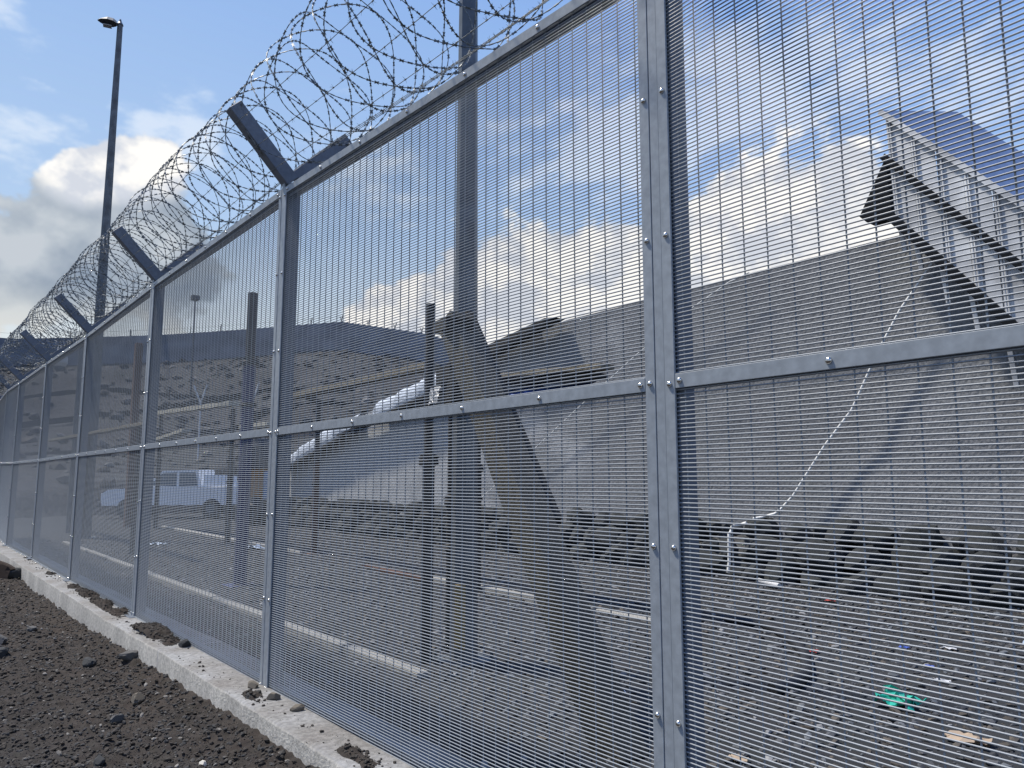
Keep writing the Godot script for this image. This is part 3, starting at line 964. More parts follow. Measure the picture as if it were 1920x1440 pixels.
# ---------------------------------------------------------------- the yard's wall, enclosure and clutter
func sheet(mb: MB, corners: Array, thick: float, nu: int, nv: int, amp: float, seed_: int) -> void:   # a crumpled sheet with some thickness
	var P := []
	for j in nv + 1:
		for i in nu + 1:
			var u := float(i) / nu
			var w := float(j) / nv
			var p: Vector3 = (corners[0] as Vector3).lerp(corners[1], u).lerp((corners[3] as Vector3).lerp(corners[2], u), w)
			p += Vector3(na.get_noise_2d(i * 31.0 + seed_ * 97, j * 31.0), absf(nb.get_noise_2d(i * 37.0 + seed_ * 53, j * 29.0)) * 1.6, nb.get_noise_2d(i * 23.0, j * 41.0 + seed_ * 71)) * amp
			P.append(p)
	for j in nv:
		for i in nu:
			var a: Vector3 = P[j * (nu + 1) + i]
			var b: Vector3 = P[j * (nu + 1) + i + 1]
			var c: Vector3 = P[(j + 1) * (nu + 1) + i + 1]
			var d: Vector3 = P[(j + 1) * (nu + 1) + i]
			var n1 := (b - a).cross(c - a).normalized()
			if n1.y < 0: n1 = -n1
			mb.tri(a, b, c, n1)
			mb.tri(a - n1 * thick, b - n1 * thick, c - n1 * thick, -n1)
			n1 = (c - a).cross(d - a).normalized()
			if n1.y < 0: n1 = -n1
			mb.tri(a, c, d, n1)
			mb.tri(a - n1 * thick, c - n1 * thick, d - n1 * thick, -n1)

func wall_surface(mb: MB, x0: float, x1: float, low: float, topf: Callable, z: float, amp: float, edge0: float, edge1: float) -> void:
	var nx := int(absf(x1 - x0) / 0.12)
	var ny := 34
	var P := []
	for j in ny + 1:
		for i in nx + 1:
			var v := float(j) / ny
			var u := float(i) / nx
			var x := lerpf(x0 + edge0 * na.get_noise_2d(7.0, v * 160.0), x1 + edge1 * na.get_noise_2d(9.0, v * 160.0), u)
			var y: float = lerpf(low, topf.call(x), v)
			P.append(Vector3(x, y, z - 0.1 * v + amp * nb.get_noise_2d(x * 16.0, y * 16.0) + amp * 0.7 * na.get_noise_2d(x * 7.0, y * 7.0)))
	var k := mb.v.size()
	for j in ny + 1:
		for i in nx + 1:
			var dx: Vector3 = P[j * (nx + 1) + mini(i + 1, nx)] - P[j * (nx + 1) + maxi(i - 1, 0)]
			var dy: Vector3 = P[mini(j + 1, ny) * (nx + 1) + i] - P[maxi(j - 1, 0) * (nx + 1) + i]
			var nn := dx.cross(dy).normalized()
			mb.v.append(P[j * (nx + 1) + i]); mb.n.append(nn if nn.z > 0 else -nn); mb.c.append(Color.WHITE)
	for j in ny:
		for i in nx:
			var a := k + j * (nx + 1) + i
			for q in [a, a + nx + 1, a + 1, a + 1, a + nx + 1, a + nx + 2]: mb.ix.append(q)

func wall_top(x: float) -> float:
	if x > -10.75: return 4.72 + 0.015 * (x + 10.75)
	var t := [[-24.6, 2.0], [-24.1, 2.19], [-21.9, 2.81], [-18.56, 3.45], [-15.85, 3.95], [-13.6, 4.37], [-10.75, 4.72]]
	for i in t.size() - 1:
		if x <= t[i + 1][0]: return lerpf(t[i][1], t[i + 1][1], clampf((x - t[i][0]) / (t[i + 1][0] - t[i][0]), 0, 1))
	return 4.72

func yard_wall() -> void:
	var root := thing("retaining_wall", Vector3(-10.0, 0.0, -8.4), "long grey mortared retaining wall on a base of dark boulders behind the fence", "wall")
	var m := MB.new()
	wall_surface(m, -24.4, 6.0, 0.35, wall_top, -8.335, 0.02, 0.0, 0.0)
	for i in m.v.size():   # mottled mortar grey, blending in patches to paler towards the left end
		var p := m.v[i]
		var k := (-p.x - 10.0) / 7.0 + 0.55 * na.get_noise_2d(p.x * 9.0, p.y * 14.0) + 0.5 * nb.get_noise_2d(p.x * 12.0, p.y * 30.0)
		var mottle := 0.5 + 0.8 * na.get_noise_2d(p.x * 12.0 + 70.0, p.y * 5.0)
		m.c[i] = (Color(0.275, 0.282, 0.29) * lerpf(0.82, 1.12, clampf(mottle, 0, 1))).lerp(Color(0.5, 0.51, 0.52), smoothstep(0.1, 0.75, k))
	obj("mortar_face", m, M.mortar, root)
	m = MB.new()
	var o := PackedVector3Array([Vector3(-24.4, 0, -8.5), Vector3(-24.4, 2.05, -8.5), Vector3(-21.9, 2.77, -8.5), Vector3(-18.56, 3.41, -8.5), Vector3(-15.85, 3.91, -8.5), Vector3(-13.6, 4.33, -8.5), Vector3(-10.75, 4.69, -8.5), Vector3(6.0, 4.93, -8.5), Vector3(6.0, 0, -8.5)])
	m.plate(o, Vector3(0, 0, -0.5))
	obj("wall_core", m, M.core, root)
	var shapes: Array[ArrayMesh] = []
	for k in 6: shapes.append(rock_mesh(60 + k, true, 0.8))
	var x := 1.2
	while x > -24.5:
		for row in 3:
			var s := rng.randf_range(0.19, 0.36) * (1.0 if row < 2 else 0.75)
			var b := MeshInstance3D.new()
			b.name = numbered("boulder", root)
			b.mesh = shapes[rng.randi() % 6]
			b.material_override = M.rock
			b.transform = Transform3D(spin(Vector3(s * 1.25, s * 1.05, s)), Vector3(x + rng.randf_range(-0.12, 0.12), 0.18 + row * 0.3, -7.85 - row * 0.14 + rng.randf_range(-0.1, 0.1)) - root.position)
			root.add_child(b, true)
		x -= rng.randf_range(0.34, 0.56)
	# coping sheets along the falling end of the wall
	var xs := [-24.3, -23.0, -21.7, -20.4, -19.2, -18.0, -16.9, -15.8, -14.8]
	for k in xs.size() - 1:
		if k == 4: continue
		m = MB.new()
		var x0: float = xs[k]
		var x1: float = xs[k + 1] + 0.1
		var y0 := wall_top(x0) + 0.14
		var y1 := wall_top(x1) + 0.06
		var pr := []
		for q in 7:   # a sheet bent over the edge
			var a := PI * 0.62 * q / 6.0
			pr.append(Vector2(0.42 * sin(a) - 0.16, 0.42 * (cos(a) - 1.0)))
		for q in 6:
			var p0: Vector2 = pr[q]
			var p1: Vector2 = pr[q + 1]
			var nn := Vector3(0, p0.x - p1.x, p1.y - p0.y).normalized()
			if nn.z + nn.y < 0: nn = -nn
			var A := Vector3(x0, y0 + p0.y, -8.33 + p0.x)
			var B := Vector3(x1, y1 + p0.y, -8.33 + p0.x)
			var C := Vector3(x1, y1 + p1.y, -8.33 + p1.x)
			var D := Vector3(x0, y0 + p1.y, -8.33 + p1.x)
			m.quad(A, B, C, D, nn)
			m.quad(A - nn * 0.02, B - nn * 0.02, C - nn * 0.02, D - nn * 0.02, -nn)
		obj("coping_sheet", m, M.sheet, root)
	# eaves board that throws its shade on the wall
	m = MB.new()
	for seg in [[-24.2, -20.0], [-20.0, -15.0]]:
		m.bar(Vector3(seg[0], wall_top(seg[0]) - 0.42, -8.16), Vector3(seg[1], wall_top(seg[1]) - 0.5, -8.16), Vector3.BACK, 0.3, 0.06)
	obj("eaves_board", m, M.timber_dark, root)
	# a lean-to over the shoulder of the wall
	var lt := thing("lean_to_roof", Vector3(-12.0, 4.4, -8.2), "dark sloping board roof with a clear sheet above it on the wall's shoulder", "roof")
	m = MB.new()
	m.plate(PackedVector3Array([Vector3(-14.9, 3.75, -8.05), Vector3(-10.7, 4.72, -8.05), Vector3(-11.0, 4.75, -8.05), Vector3(-14.9, 4.15, -8.05)]), Vector3(0, 0, -0.3))
	obj("roof_board", m, M.timber_dark, lt)
	m = MB.new()
	m.bar(Vector3(-15.0, 3.62, -7.98), Vector3(-10.75, 4.66, -7.98), Vector3.UP, 0.09, 0.05)
	obj("edge_batten", m, M.clad_dark, lt)
	m = MB.new()
	m.plate(PackedVector3Array([Vector3(-13.9, 4.28, -8.3), Vector3(-11.6, 4.62, -8.3), Vector3(-11.5, 4.86, -8.6), Vector3(-12.2, 4.82, -8.6), Vector3(-13.9, 4.4, -8.4)]), Vector3(0, 0.02, 0.0))
	obj("clear_sheet", m, M.clear, lt)
	# rope and cord hung on the wall
	var hang := func(called: String, pts: Array, r: float, label: String, cat: String):
		var b := MB.new()
		var q := PackedVector3Array()
		for i in pts.size() - 1:
			for k in 4:
				var t := k / 4.0
				q.append(Vector3(lerpf(pts[i][0], pts[i + 1][0], t), lerpf(pts[i][1], pts[i + 1][1], t), pts[i][2]))
		q.append(Vector3(pts[-1][0], pts[-1][1], pts[-1][2]))
		b.tube(q, r, 6, true)
		tag(obj(called, b, M.rope), label, cat)
	hang.call("white_rope", [[-3.75, 4.27, -8.2], [-4.18, 3.74, -8.2], [-4.49, 3.24, -8.2], [-4.9, 2.47, -8.2], [-5.31, 2.0, -8.2], [-5.83, 1.29, -8.2], [-6.1, 1.03, -8.15], [-6.4, 0.95, -8.05]], 0.02, "thick white rope hanging down the wall from below the white cladding", "rope")
	hang.call("hanging_line", [[-6.42, 4.74, -8.24], [-6.76, 4.66, -8.22], [-7.73, 4.27, -8.22], [-8.75, 3.71, -8.2], [-10.18, 2.9, -8.2], [-12.18, 1.73, -8.22], [-13.68, 0.9, -8.15]], 0.011, "thin white cord running slantwise across the wall behind the leaning timber", "cord")
	hang.call("white_pipe", [[-6.35, 0.9, -7.8], [-6.47, 0.86, -7.62], [-6.5, 0.75, -7.58], [-6.52, 0.2, -7.55]], 0.024, "bent white pipe standing against the dark boulders", "pipe")

func enclosure() -> void:
	var root := thing("clad_stairway", Vector3(-3.5, 3.0, -8.1), "white corrugated metal stair enclosure with blue roof descending along the wall top", "stairway")
	var top := func(t: float) -> Vector3: return Vector3(-4.1, 6.36, -7.95).lerp(Vector3(-1.2, 3.0, -7.95), t)
	var low := func(t: float) -> Vector3: return Vector3(-4.06, 4.92, -7.95).lerp(Vector3(-1.2, 1.2, -7.95), t)
	for k in 10:   # one corrugated sheet after another, each with a raised rib
		var a := k / 10.0
		var b := (k + 1) / 10.0 - 0.003
		var m := MB.new()
		var z := Vector3(0, 0, 0.012 if k % 2 else 0.0)
		m.plate(PackedVector3Array([low.call(a) + z, low.call(b) + z, top.call(b) + z, top.call(a) + z]), Vector3(0, 0, 0.01))
		for r in [0.1, 0.2]:
			var t := lerpf(a, b, r)
			m.bar((low.call(t) as Vector3) + z + Vector3(0, 0.03, 0.025), (top.call(t) as Vector3) + z + Vector3(0, -0.03, 0.025), Vector3.RIGHT, 0.022, 0.025, 0.006)
		obj("cladding_sheet", m, M.clad, root)
	var m := MB.new()
	m.bar(Vector3(-4.13, 5.74, -7.87), Vector3(-1.2, 2.06, -7.87), Vector3.UP, 0.085, 0.05)
	obj("handrail", m, M.clad_dark, root)
	m = MB.new()
	m.bar(Vector3(-4.1, 4.93, -7.88), Vector3(-1.2, 1.15, -7.88), Vector3.UP, 0.11, 0.08)
	obj("bottom_beam", m, M.clad_dark, root)
	m = MB.new()
	m.plate(PackedVector3Array([Vector3(-4.12, 5.72, -7.9), Vector3(-4.5, 5.03, -7.9), Vector3(-4.41, 4.93, -7.9), Vector3(-4.08, 4.92, -7.9)]), Vector3(0, 0, -0.25))
	obj("end_flap", m, M.clad_dark, root)
	m = MB.new()
	m.plate(PackedVector3Array([Vector3(-4.14, 6.36, -7.9), Vector3(-1.2, 2.99, -7.9), Vector3(-1.1, 3.55, -9.5), Vector3(-3.78, 6.72, -9.5)]), Vector3(0.02, 0.03, 0))
	obj("roof", m, M.roof_blue, root)
	m = MB.new()
	m.bar(Vector3(-4.14, 6.37, -7.88), Vector3(-1.2, 3.0, -7.88), Vector3.UP, 0.07, 0.03)
	obj("roof_trim", m, M.clad, root)
	for q in [[-4.05, 4.69, 4.46], [-3.87, 4.45, 4.2], [-3.58, 4.0, 3.7], [-3.27, 3.52, 3.22], [-2.93, 2.95, 2.58], [-2.5, 2.5, 2.0]]:
		m = MB.new()
		m.bar(Vector3(q[0], q[1] + 0.25, -8.02), Vector3(q[0] + 0.03, q[2], -8.1), Vector3.RIGHT, 0.055, 0.05, 0.004)
		obj("strut", m, M.clad, root)

func kerbs() -> void:
	var ends := [-4.75, -5.95, -7.75, -9.3, -12.35, -13.3, -14.9, -16.8, -19.5]
	var words := ["white concrete kerb ending beside the steel prop, nearest along the fence", "white concrete kerb with a blue stain behind the second post", "pale kerb block in front of the blue prop foot", "long pale kerb seen through the second panel", "pale kerb seen through the third panel", "short pale kerb past the third panel's kerb", "dull kerb near the far lamp post", "farthest pale kerb along the fence"]
	for k in 8:
		var m := MB.new()
		var x0: float = ends[k] - 0.03
		var x1: float = ends[k + 1] + 0.03
		m.bar(Vector3(x0, 0.105, -1.24 + rng.randf_range(-0.02, 0.02)), Vector3(x1, 0.105, -1.24 + rng.randf_range(-0.02, 0.02)), Vector3.UP, 0.085, 0.1, 0.008)
		tag(obj("kerb_block", m, M.kerb), words[k], "kerb", "pale kerb blocks in the yard")
	ends = [-4.95, -5.85, -6.6, -7.95, -9.2, -10.9, -13.7, -14.9, -16.7, -20.0, -23.8]
	words = ["white kerb in the middle of the yard, touching the big post", "white kerb right of the leaning timber foot", "short white kerb left of the leaning timber foot", "whitish kerb just right of the tall pole in mid yard", "", "", "dirty kerb left of the two dark props in mid yard", "speckled kerb at the thin rusty prop", "white kerb before the orange machine", "long white kerb below the parked pickup"]
	for k in 10:
		if k in [4, 5]: continue
		var m := MB.new()
		m.bar(Vector3(ends[k] - 0.04, 0.11, -4.12 - 0.03 * k), Vector3(ends[k + 1] + 0.04, 0.11, -4.15 - 0.03 * k), Vector3.UP, 0.085, 0.1, 0.008)
		tag(obj("kerb_block", m, M.kerb), words[k], "kerb", "pale kerb blocks in the yard")
	var m := MB.new()
	m.bar(Vector3(-9.2, 0.12, -4.1), Vector3(-11.2, 0.12, -4.25), Vector3.UP, 0.05, 0.1, 0.004)
	tag(obj("rusty_bar", m, M.rust), "brown rusty bar on the ground between the white kerbs", "bar")

func planks() -> void:
	var b := func(p0: Vector3, p1: Vector3, w: float, t: float, material: Material, label: String):
		var m := MB.new()
		m.bar(p0, p1, Vector3.BACK, w, t, 0.004)
		tag(obj("scaffold_plank", m, material), label, "plank", "planks laid across the props")
	b.call(Vector3(-13.9, 3.1, -4.0), Vector3(-8.9, 3.14, -4.0), 0.24, 0.09, M.plank, "long brown plank left of the tall dark props")
	b.call(Vector3(-8.2, 2.86, -4.0), Vector3(-5.5, 2.74, -4.02), 0.22, 0.06, M.plank, "weathered plank jutting right from behind the tall pole")
	b.call(Vector3(-8.3, 2.8, -4.12), Vector3(-5.75, 2.68, -4.14), 0.3, 0.07, M.timber_dark, "dark plank under the weathered plank by the tall pole")
	b.call(Vector3(-23.4, 3.42, -4.0), Vector3(-17.0, 3.22, -4.0), 0.25, 0.1, M.plank_pale, "pale plank left of the blue prop")
	b.call(Vector3(-16.3, 2.64, -4.0), Vector3(-14.7, 2.63, -4.0), 0.25, 0.08, M.plank_pale, "short pale plank right of the blue prop")
	b.call(Vector3(-23.6, 2.62, -4.0), Vector3(-20.5, 2.78, -4.0), 0.25, 0.08, M.plank_pale, "low pale plank beneath the other pale plank")
	b.call(Vector3(-25.7, 2.64, -1.7), Vector3(-14.8, 2.54, -1.7), 0.2, 0.06, M.plank, "long pinkish plank behind the third panel near the far lamp post")
	# the heavy leaning timber and its brace
	var root := thing("leaning_timber", Vector3(-3.0, 0.1, -1.3), "heavy weathered timber leaning left against a tall dark prop", "timber")
	var m := MB.new()
	m.bar(Vector3(-2.8, 0.06, -1.22), Vector3(-4.6, 2.74, -1.38), Vector3(0.85, 0.52, 0), 0.2, 0.22, 0.008)
	obj("beam", m, M.timber, root)
	m = MB.new()
	m.bar(Vector3(-3.62, 1.24, -1.45), Vector3(-4.66, 2.78, -1.5), Vector3(0.85, 0.52, 0), 0.2, 0.08, 0.006)
	obj("backing_board", m, M.timber_dark, root)
	m = MB.new()
	m.bar(Vector3(-4.9, 2.74, -1.5), Vector3(-4.42, 2.68, -1.3), Vector3.UP, 0.1, 0.22, 0.006)
	obj("head_block", m, M.timber_dark, root)
	m = MB.new()
	m.bar(Vector3(-4.9, 2.1, -1.55), Vector3(-4.5, 2.62, -1.45), Vector3(0.7, -0.6, 0), 0.12, 0.1, 0.006)
	obj("brace", m, M.timber_dark, root)
	# tarpaulin under the planks
	m = MB.new()
	sheet(m, [Vector3(-8.3, 2.72, -4.25), Vector3(-5.9, 2.62, -4.25), Vector3(-6.4, 2.45, -3.85), Vector3(-8.3, 2.5, -3.9)], 0.008, 14, 5, 0.07, 3)
	tag(obj("blue_tarpaulin", m, M.tarp), "blue tarpaulin sagging under the planks beside the tall pole", "tarpaulin")
	m = MB.new()
	sheet(m, [Vector3(-4.98, 2.26, -1.42), Vector3(-4.86, 2.26, -1.42), Vector3(-4.84, 2.12, -1.38), Vector3(-4.99, 2.12, -1.4)], 0.006, 4, 4, 0.03, 5)
	tag(obj("white_rag", m, M.white), "small white rag tied to the tall dark prop", "rag")

func on_yard(x: float, z: float) -> Vector3:
	return Vector3(x, yard_height(x, z), z)

func clutter() -> void:
	var m := MB.new()
	var c := on_yard(-2.28, -3.2)
	sheet(m, [c + Vector3(-0.1, 0.015, 0.08), c + Vector3(0.1, 0.015, 0.06), c + Vector3(0.13, 0.02, -0.08), c + Vector3(-0.09, 0.06, -0.1)], 0.004, 8, 7, 0.085, 9)
	tag(obj("green_bag", m, M.green), "crumpled turquoise green plastic bag on the gravel", "bag")
	m = MB.new()
	m.rod(on_yard(-5.9, -7.35) + Vector3(0, 0.05, 0), on_yard(-5.5, -7.2) + Vector3(0, 0.04, 0), 0.035, 10, true)
	tag(obj("white_tube", m, M.white), "short white tube lying in front of the boulders", "tube")
	for q in [[-4.6, -6.8, M.red, 0.06, "red and white scrap of plastic near the boulders"], [-3.4, -4.2, M.red, 0.05, "small red scrap on the gravel left of the blue scraps"], [-3.0, -5.0, M.blue, 0.045, "small blue scrap on the gravel"], [-2.6, -4.5, M.blue, 0.035, "second smaller blue scrap nearer the fence"], [-2.75, -5.3, M.white, 0.06, "white paper cup scrap on the gravel beyond the blue scraps"], [-2.35, -4.1, M.white, 0.05, "white paper scrap right of the black tube end"], [-1.72, -2.8, M.cardboard, 0.11, "flat piece of brown cardboard at the lower right"], [-2.4, -1.65, M.cardboard, 0.05, "brown chip close behind the fence post"], [-2.3, -6.0, M.pale_blue, 0.1, "pale blue plastic fragment at the right edge of the yard"], [-3.6, -2.0, M.pale_blue, 0.09, "pale plastic fragment at the foot of the leaning timber"], [-17.9, -2.8, M.pale_blue, 0.22, "pale blue plastic sheet on the ground left of the blue prop"], [-15.6, -4.0, M.pale_blue, 0.3, "light blue plastic sheet lying on the white kerb"], [-16.6, -4.9, M.white, 0.22, "white plastic piece behind the light blue sheet"], [-8.8, -4.5, M.white, 0.2, "white crumpled sack left of the two dark props"], [-7.3, -4.9, M.pale_blue, 0.16, "pale patch of wet sacking by the tall pole"]]:
		var b := MB.new()
		var p := on_yard(q[0], q[1])
		var s: float = q[3]
		sheet(b, [p + Vector3(-s, 0.01, s * 0.7), p + Vector3(s, 0.012, s * 0.5), p + Vector3(s * 0.8, 0.015, -s * 0.7), p + Vector3(-s * 0.9, 0.012, -s * 0.6)], 0.004, 5, 5, s * 0.35, int(absf(q[0] * 10)))
		tag(obj("litter_scrap", b, q[2]), q[4], "litter", "scraps of litter on the yard")
	m = MB.new()
	var pts := PackedVector3Array()
	var hp := [[-4.61, -4.73], [-4.24, -4.8], [-3.71, -4.4], [-3.32, -3.95], [-3.0, -3.4], [-2.88, -3.02], [-2.92, -2.72]]
	for i in hp.size() - 1:
		for k in 4:
			var t := k / 4.0
			pts.append(on_yard(lerpf(hp[i][0], hp[i + 1][0], t), lerpf(hp[i][1], hp[i + 1][1], t)) + Vector3(0, 0.03, 0))
	m.tube(pts, 0.045, 10, true)  # near-black curved tube on the gravel
	tag(obj("black_tube", m, M.rubber), "thick black tube curving over the gravel", "hose")
	prop(on_yard(-5.16, -1.52), 2.9, 0.05, M.prop_dark, M.prop_dark, 0.55, "thick dark steel prop that carries the leaning timber's head")
	prop(on_yard(-5.22, -1.78), 2.5, 0.032, M.prop_dark, M.prop_dark, 0.5, "thinner dark steel prop between the thick one and the tall pole")
	prop(on_yard(-13.58, -4.45), 2.95, 0.06, M.rust, M.prop_dark, 0.6, "thin rusty prop under the left end of the brown plank")
	prop(on_yard(-10.62, -2.0), 4.15, 0.085, M.prop_blue, M.prop_dark, 0.76, "tall blue prop with a black top tube")
	prop(on_yard(-17.2, -4.05), 3.05, 0.06, M.prop_dark, M.prop_dark, 0.6, "dark prop under the right end of the left pale plank")
	prop(on_yard(-23.2, -4.05), 3.25, 0.06, M.prop_dark, M.prop_dark, 0.6, "dark prop under the left end of the left pale plank")
	prop(on_yard(-15.6, -1.75), 2.4, 0.06, M.prop_dark, M.prop_dark, 0.6, "dark prop under the near end of the pinkish plank")
	prop(on_yard(-20.6, -1.75), 2.4, 0.06, M.prop_dark, M.prop_dark, 0.6, "dark prop under the middle of the pinkish plank")
	prop(on_yard(-8.0, -4.15), 2.65, 0.05, M.prop_dark, M.prop_dark, 0.6, "dark prop hidden behind the tall pole under the weathered plank")
	# brick red post
	m = MB.new()
	m.box(Transform3D(Basis.IDENTITY, Vector3(-24.4, 2.8, -3.6)), Vector3(0.2, 5.6, 0.2), 0.02)
	tag(obj("red_brown_post", m, M.rust), "square red brown post standing behind the third fence panel", "post")
	# camera on its own mast
	var cam := thing("security_camera_mast", on_yard(-23.3, -1.9), "slim mast carrying a white dome camera beyond the far lamp post", "camera mast")
	m = MB.new()
	m.rod(cam.position, cam.position + Vector3(0, 5.1, 0), 0.06, 10, true)
	m.bar(cam.position + Vector3(0, 5.0, 0), cam.position + Vector3(0.1, 5.0, 0.55), Vector3.UP, 0.05, 0.05)
	obj("mast", m, M.galv, cam)
	m = MB.new()
	var cp := cam.position + Vector3(0.1, 4.45, 0.52)
	m.lathe(cp, [Vector2(0.0, -0.02), Vector2(0.16, 0.0), Vector2(0.21, 0.1), Vector2(0.21, 0.24), Vector2(0.15, 0.33), Vector2(0.06, 0.38), Vector2(0.05, 0.55), Vector2(0.0, 0.56)], 16)
	obj("camera_housing", m, M.white, cam)
	m = MB.new()
	m.lathe(cp, [Vector2(0.0, -0.13), Vector2(0.08, -0.11), Vector2(0.13, -0.04), Vector2(0.14, 0.0)], 14)
	obj("camera_dome", m, M.glass, cam)
	# brackets on the far lamp post
	# orange machine
	var om := thing("orange_machine", Vector3(-23.9, 0.1, -7.2), "small orange machine with a dark rounded hood beyond the yard's kerbs", "machine")
	var oc := Vector3(-23.9, 0.1, -7.2)
	m = MB.new()
	m.box(Transform3D(Basis(Vector3.UP, 0.8), oc + Vector3(0, 1.25, 0)), Vector3(0.75, 1.05, 0.6), 0.06)
	obj("body_panel", m, M.orange, om)
	m = MB.new()
	m.lathe(oc + Vector3(0, 1.75, 0), [Vector2(0.42, 0.0), Vector2(0.46, 0.3), Vector2(0.44, 0.7), Vector2(0.33, 0.95), Vector2(0.0, 1.05)], 14)
	obj("hood", m, M.far_post, om)
	for s in [[-0.35, -0.3], [0.35, -0.3], [-0.35, 0.3], [0.35, 0.3]]:
		m = MB.new()
		m.lathe(oc + Vector3(s[0], 0.33, s[1]), [Vector2(0.0, -0.07), Vector2(0.3, -0.07), Vector2(0.34, -0.03), Vector2(0.34, 0.03), Vector2(0.3, 0.07), Vector2(0.0, 0.07)], 14, Vector3(0.7, 0, 0.7))
		obj("wheel", m, M.rubber, om)
	m = MB.new()
	m.bar(oc + Vector3(0.1, 0.2, 0), oc + Vector3(0, 0.8, 0), Vector3.RIGHT, 0.8, 0.6, 0.03)
	obj("chassis", m, M.far_post, om)
	m = MB.new()
	m.box(Transform3D(Basis(Vector3.UP, 0.8), oc + Vector3(0.45, 1.2, -0.25)), Vector3(0.3, 0.9, 0.4), 0.04)
	obj("side_tank", m, M.pale_blue, om)
	pickup()

func pickup() -> void:
	var at := Vector3(-28.9, 0.12, -6.3)
	var f := Vector3(-2.75, 0, 3.3).normalized()    # towards the nose
	var s := f.cross(Vector3.UP)
	var root := thing("pickup_truck", at, "white double cab pickup parked beyond the kerbs, nose to the left", "pickup")
	var P := func(l: float, h: float, w: float) -> Vector3: return at + f * l + Vector3(0, h, 0) + s * w
	var m := MB.new()
	var side := [[2.4, 0.45], [2.45, 0.85], [2.2, 1.02], [1.05, 1.1], [-2.35, 1.12], [-2.4, 0.5]]
	var o := PackedVector3Array()
	for q in side: o.append(P.call(q[0], q[1], -0.85))
	m.plate(o, s * 1.7)
	obj("body", m, M.car, root)
	m = MB.new()
	o = PackedVector3Array()
	for q in [[1.0, 1.1], [0.35, 1.68], [-0.9, 1.72], [-1.05, 1.12]]: o.append(P.call(q[0], q[1], -0.72))
	m.plate(o, s * 1.44)
	obj("cab", m, M.car, root)
	for w in [-0.735, 0.725]:
		for q in [[[0.82, 1.14], [0.33, 1.6], [-0.15, 1.62], [-0.15, 1.14]], [[-0.25, 1.14], [-0.25, 1.62], [-0.82, 1.63], [-0.93, 1.14]]]:
			m = MB.new()
			o = PackedVector3Array()
			for e in q: o.append(P.call(e[0], e[1], w))
			m.plate(o, s * 0.01)
			obj("side_window", m, M.glass, root)
	m = MB.new()
	m.plate(PackedVector3Array([P.call(1.0, 1.14, -0.62), P.call(1.0, 1.14, 0.62), P.call(0.39, 1.66, 0.6), P.call(0.39, 1.66, -0.6)]), f * 0.02)
	obj("windscreen", m, M.glass, root)
	m = MB.new()
	m.plate(PackedVector3Array([P.call(-2.4, 1.13, -0.8), P.call(-1.15, 1.13, -0.8), P.call(-1.15, 1.55, -0.74), P.call(-2.3, 1.5, -0.74)]), s * 0.03)
	obj("bed_cover", m, M.car, root)
	for q in [[1.5, -0.86], [1.5, 0.8], [-1.5, -0.86], [-1.5, 0.8]]:
		m = MB.new()
		m.lathe(P.call(q[0], 0.36, q[1]), [Vector2(0.0, -0.02), Vector2(0.3, -0.02), Vector2(0.36, 0.02), Vector2(0.36, 0.16), Vector2(0.3, 0.2), Vector2(0.0, 0.2)], 16, s)
		var wh := obj("wheel", m, M.rubber, root)
		m = MB.new()
		m.lathe(P.call(q[0], 0.36, q[1] - 0.01), [Vector2(0.0, -0.03), Vector2(0.18, -0.02), Vector2(0.2, 0.21), Vector2(0.0, 0.22)], 12, s)
		obj("rim", m, M.galv, wh)
	m = MB.new()
	m.bar(P.call(2.5, 0.5, -0.85), P.call(2.5, 0.5, 0.85), Vector3.UP, 0.22, 0.12, 0.02)
	obj("bumper", m, M.far_post, root)
	for w in [-0.62, 0.62]:
		m = MB.new()
		m.box(Transform3D(Basis(s, Vector3.UP, -f), P.call(2.44, 0.82, w)), Vector3(0.36, 0.16, 0.06), 0.02)
		obj("headlight", m, M.lens, root)

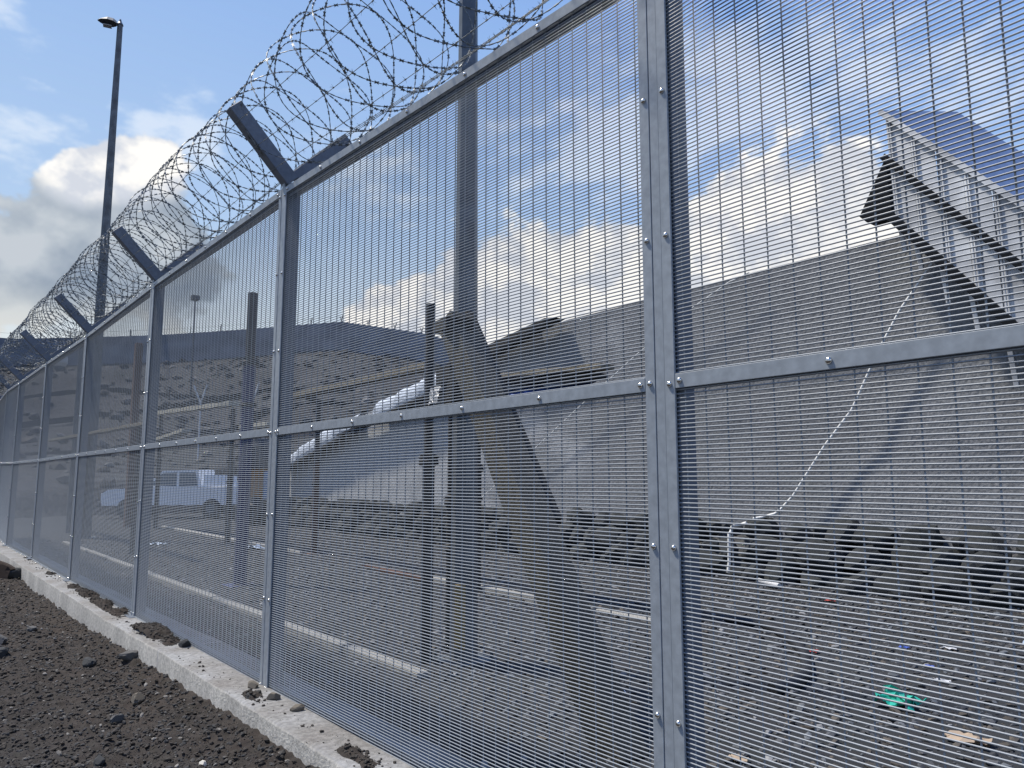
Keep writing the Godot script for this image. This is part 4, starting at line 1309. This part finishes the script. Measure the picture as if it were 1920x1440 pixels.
func far_things() -> void:
	var root := thing("perimeter_fence", Vector3(-85.0, 15.5, -25.0), "blue grey solid fence with Y topped posts along the crest of the far bank", "fence")
	for i in range(0, 6):
		var a := Vector3(CREST[i][0], CREST[i][1], CREST[i][2])
		var b := Vector3(CREST[i + 1][0], CREST[i + 1][1], CREST[i + 1][2])
		var L := a.distance_to(b)
		var k := int(L / 3.0)
		for j in k:
			var p := a.lerp(b, float(j) / k)
			var q := a.lerp(b, float(j + 1) / k)
			p.y = hill_height(p.x, p.z) - 0.4; q.y = hill_height(q.x, q.z) - 0.4
			var m := MB.new()
			m.plate(PackedVector3Array([p, q, q + Vector3(0, 3.5, 0), p + Vector3(0, 3.5, 0)]), Vector3(0.06, 0, 0.03))
			obj("fence_sheet", m, M.far_wall, root)
			m = MB.new()
			var t := p + Vector3(0, 3.6, 0)
			m.rod(p, t, 0.07, 6)
			var side := (b - a).normalized().cross(Vector3.UP)
			for s in [-1.0, 1.0]:
				m.rod(t, t + (side * s + Vector3.UP).normalized() * 0.75 + (b - a).normalized() * 0.25 * s, 0.05, 5)
			m.rod(t + Vector3(0, 0.5, 0), t.lerp(q + Vector3(0, 3.6, 0), 1.0) + Vector3(0, 0.5, 0), 0.012, 4)
			obj("fence_post", m, M.far_post, root)
	# a floodlight mast far off, and white Y posts on the slope
	var fm := thing("floodlight_mast", Vector3(-61.7, hill_height(-61.7, -15.9), -15.9), "thin far floodlight mast on the bank, seen above the blue grey fence", "mast")
	var m := MB.new()
	m.rod(fm.position, Vector3(-61.5, 15.7, -15.8), 0.09, 8, true, 0.06)
	obj("mast", m, M.far_post, fm)
	m = MB.new()
	m.box(Transform3D(Basis.IDENTITY, Vector3(-61.5, 15.9, -15.8)), Vector3(0.5, 0.4, 0.6), 0.04)
	obj("floodlight", m, M.far_post, fm)
	var words := ["left white V shaped post head on the dark bank", "right white V shaped post head on the dark bank, beside the blue prop"]
	var at := [Vector3(-36.1, 5.0, -9.0), Vector3(-34.6, 5.1, -10.9)]
	for k in 2:
		m = MB.new()
		var p: Vector3 = at[k]
		m.rod(Vector3(p.x, hill_height(p.x, p.z) - 0.2, p.z), p, 0.035, 6)
		m.rod(p, p + Vector3(-0.12, 0.85, 0.32), 0.045, 6, true)
		m.rod(p, p + Vector3(0.12, 0.9, -0.22), 0.04, 6, true)
		tag(obj("white_bracket_post", m, M.white), words[k], "post", "white V shaped posts on the bank")
	for k in 3:
		m = MB.new()
		var x := -46.0 - k * 7.0
		var prev := Vector3.ZERO
		for j in 12:
			var z := -24.0 + j * 3.4
			var p := Vector3(x + 0.3 * sin(j * 1.3), hill_height(x, z) + 0.12, z)
			if j > 0: m.bar(prev, p, Vector3.UP, 0.35, 0.25)
			prev = p
		tag(obj("terrace_edge", m, M.timber_dark), ["lowest dark timber edge of the terraced bank", "middle dark timber edge of the terraced bank", "upper dark timber edge of the terraced bank"][k], "edging", "timber edges of the terraces")

func _ready() -> void:
	rng.seed = 4242
	na.seed = 11; na.frequency = 0.03; na.fractal_octaves = 3; na.noise_type = FastNoiseLite.TYPE_SIMPLEX_SMOOTH
	nb.seed = 29; nb.frequency = 0.05; nb.fractal_octaves = 4; nb.noise_type = FastNoiseLite.TYPE_SIMPLEX_SMOOTH
	# camera
	var cam := Camera3D.new()
	cam.name = "camera"
	cam.fov = 54.43
	cam.near = 0.05
	cam.far = 2000.0
	cam.position = Vector3(0, 1.55, 1.8475)
	cam.rotation = Vector3(0.12511, 0.88205, 0.0)
	add_child(cam)
	cam.current = true
	# sky and exposure
	var env := Environment.new()
	env.background_mode = Environment.BG_SKY
	var sky := Sky.new()
	var sm := PanoramaSkyMaterial.new()
	sm.panorama = sky_texture()
	sm.energy_multiplier = 1.0
	sky.sky_material = sm
	env.sky = sky
	env.tonemap_mode = Environment.TONE_MAPPER_LINEAR
	env.tonemap_exposure = 1.12
	env.sdfgi_enabled = true
	env.ssao_enabled = true
	env.ssil_enabled = true
	var we := WorldEnvironment.new()
	we.name = "environment"
	we.environment = env
	add_child(we)
	# sun: high on the left, on the camera's side of the fence
	var sun := DirectionalLight3D.new()
	sun.name = "sun"
	sun.light_color = Color(1.0, 0.97, 0.92)
	sun.light_energy = 1.6
	sun.light_angular_distance = 4.0
	sun.shadow_enabled = true
	add_child(sun)
	sun.look_at_from_position(Vector3(-0.42, 0.86, 0.24) * 10.0, Vector3.ZERO)
	materials()
	setting()
	plinth()
	fence()
	razor()
	lamp_pole(Vector3(-5.03, 0.1, -1.79), 9.5, 0.115, 0.06, -0.3, "thick octagonal lamp post close behind the fence with a yellowed hatch", true)
	lamp_pole(Vector3(-20.8, 0.1, -1.85), 13.35, 0.16, 0.07, -0.25, "tall tapering lamp post with a dark pointed lamp head against the clouds", false)
	yard_wall()
	enclosure()
	kerbs()
	planks()
	clutter()
	far_things()
	stones()
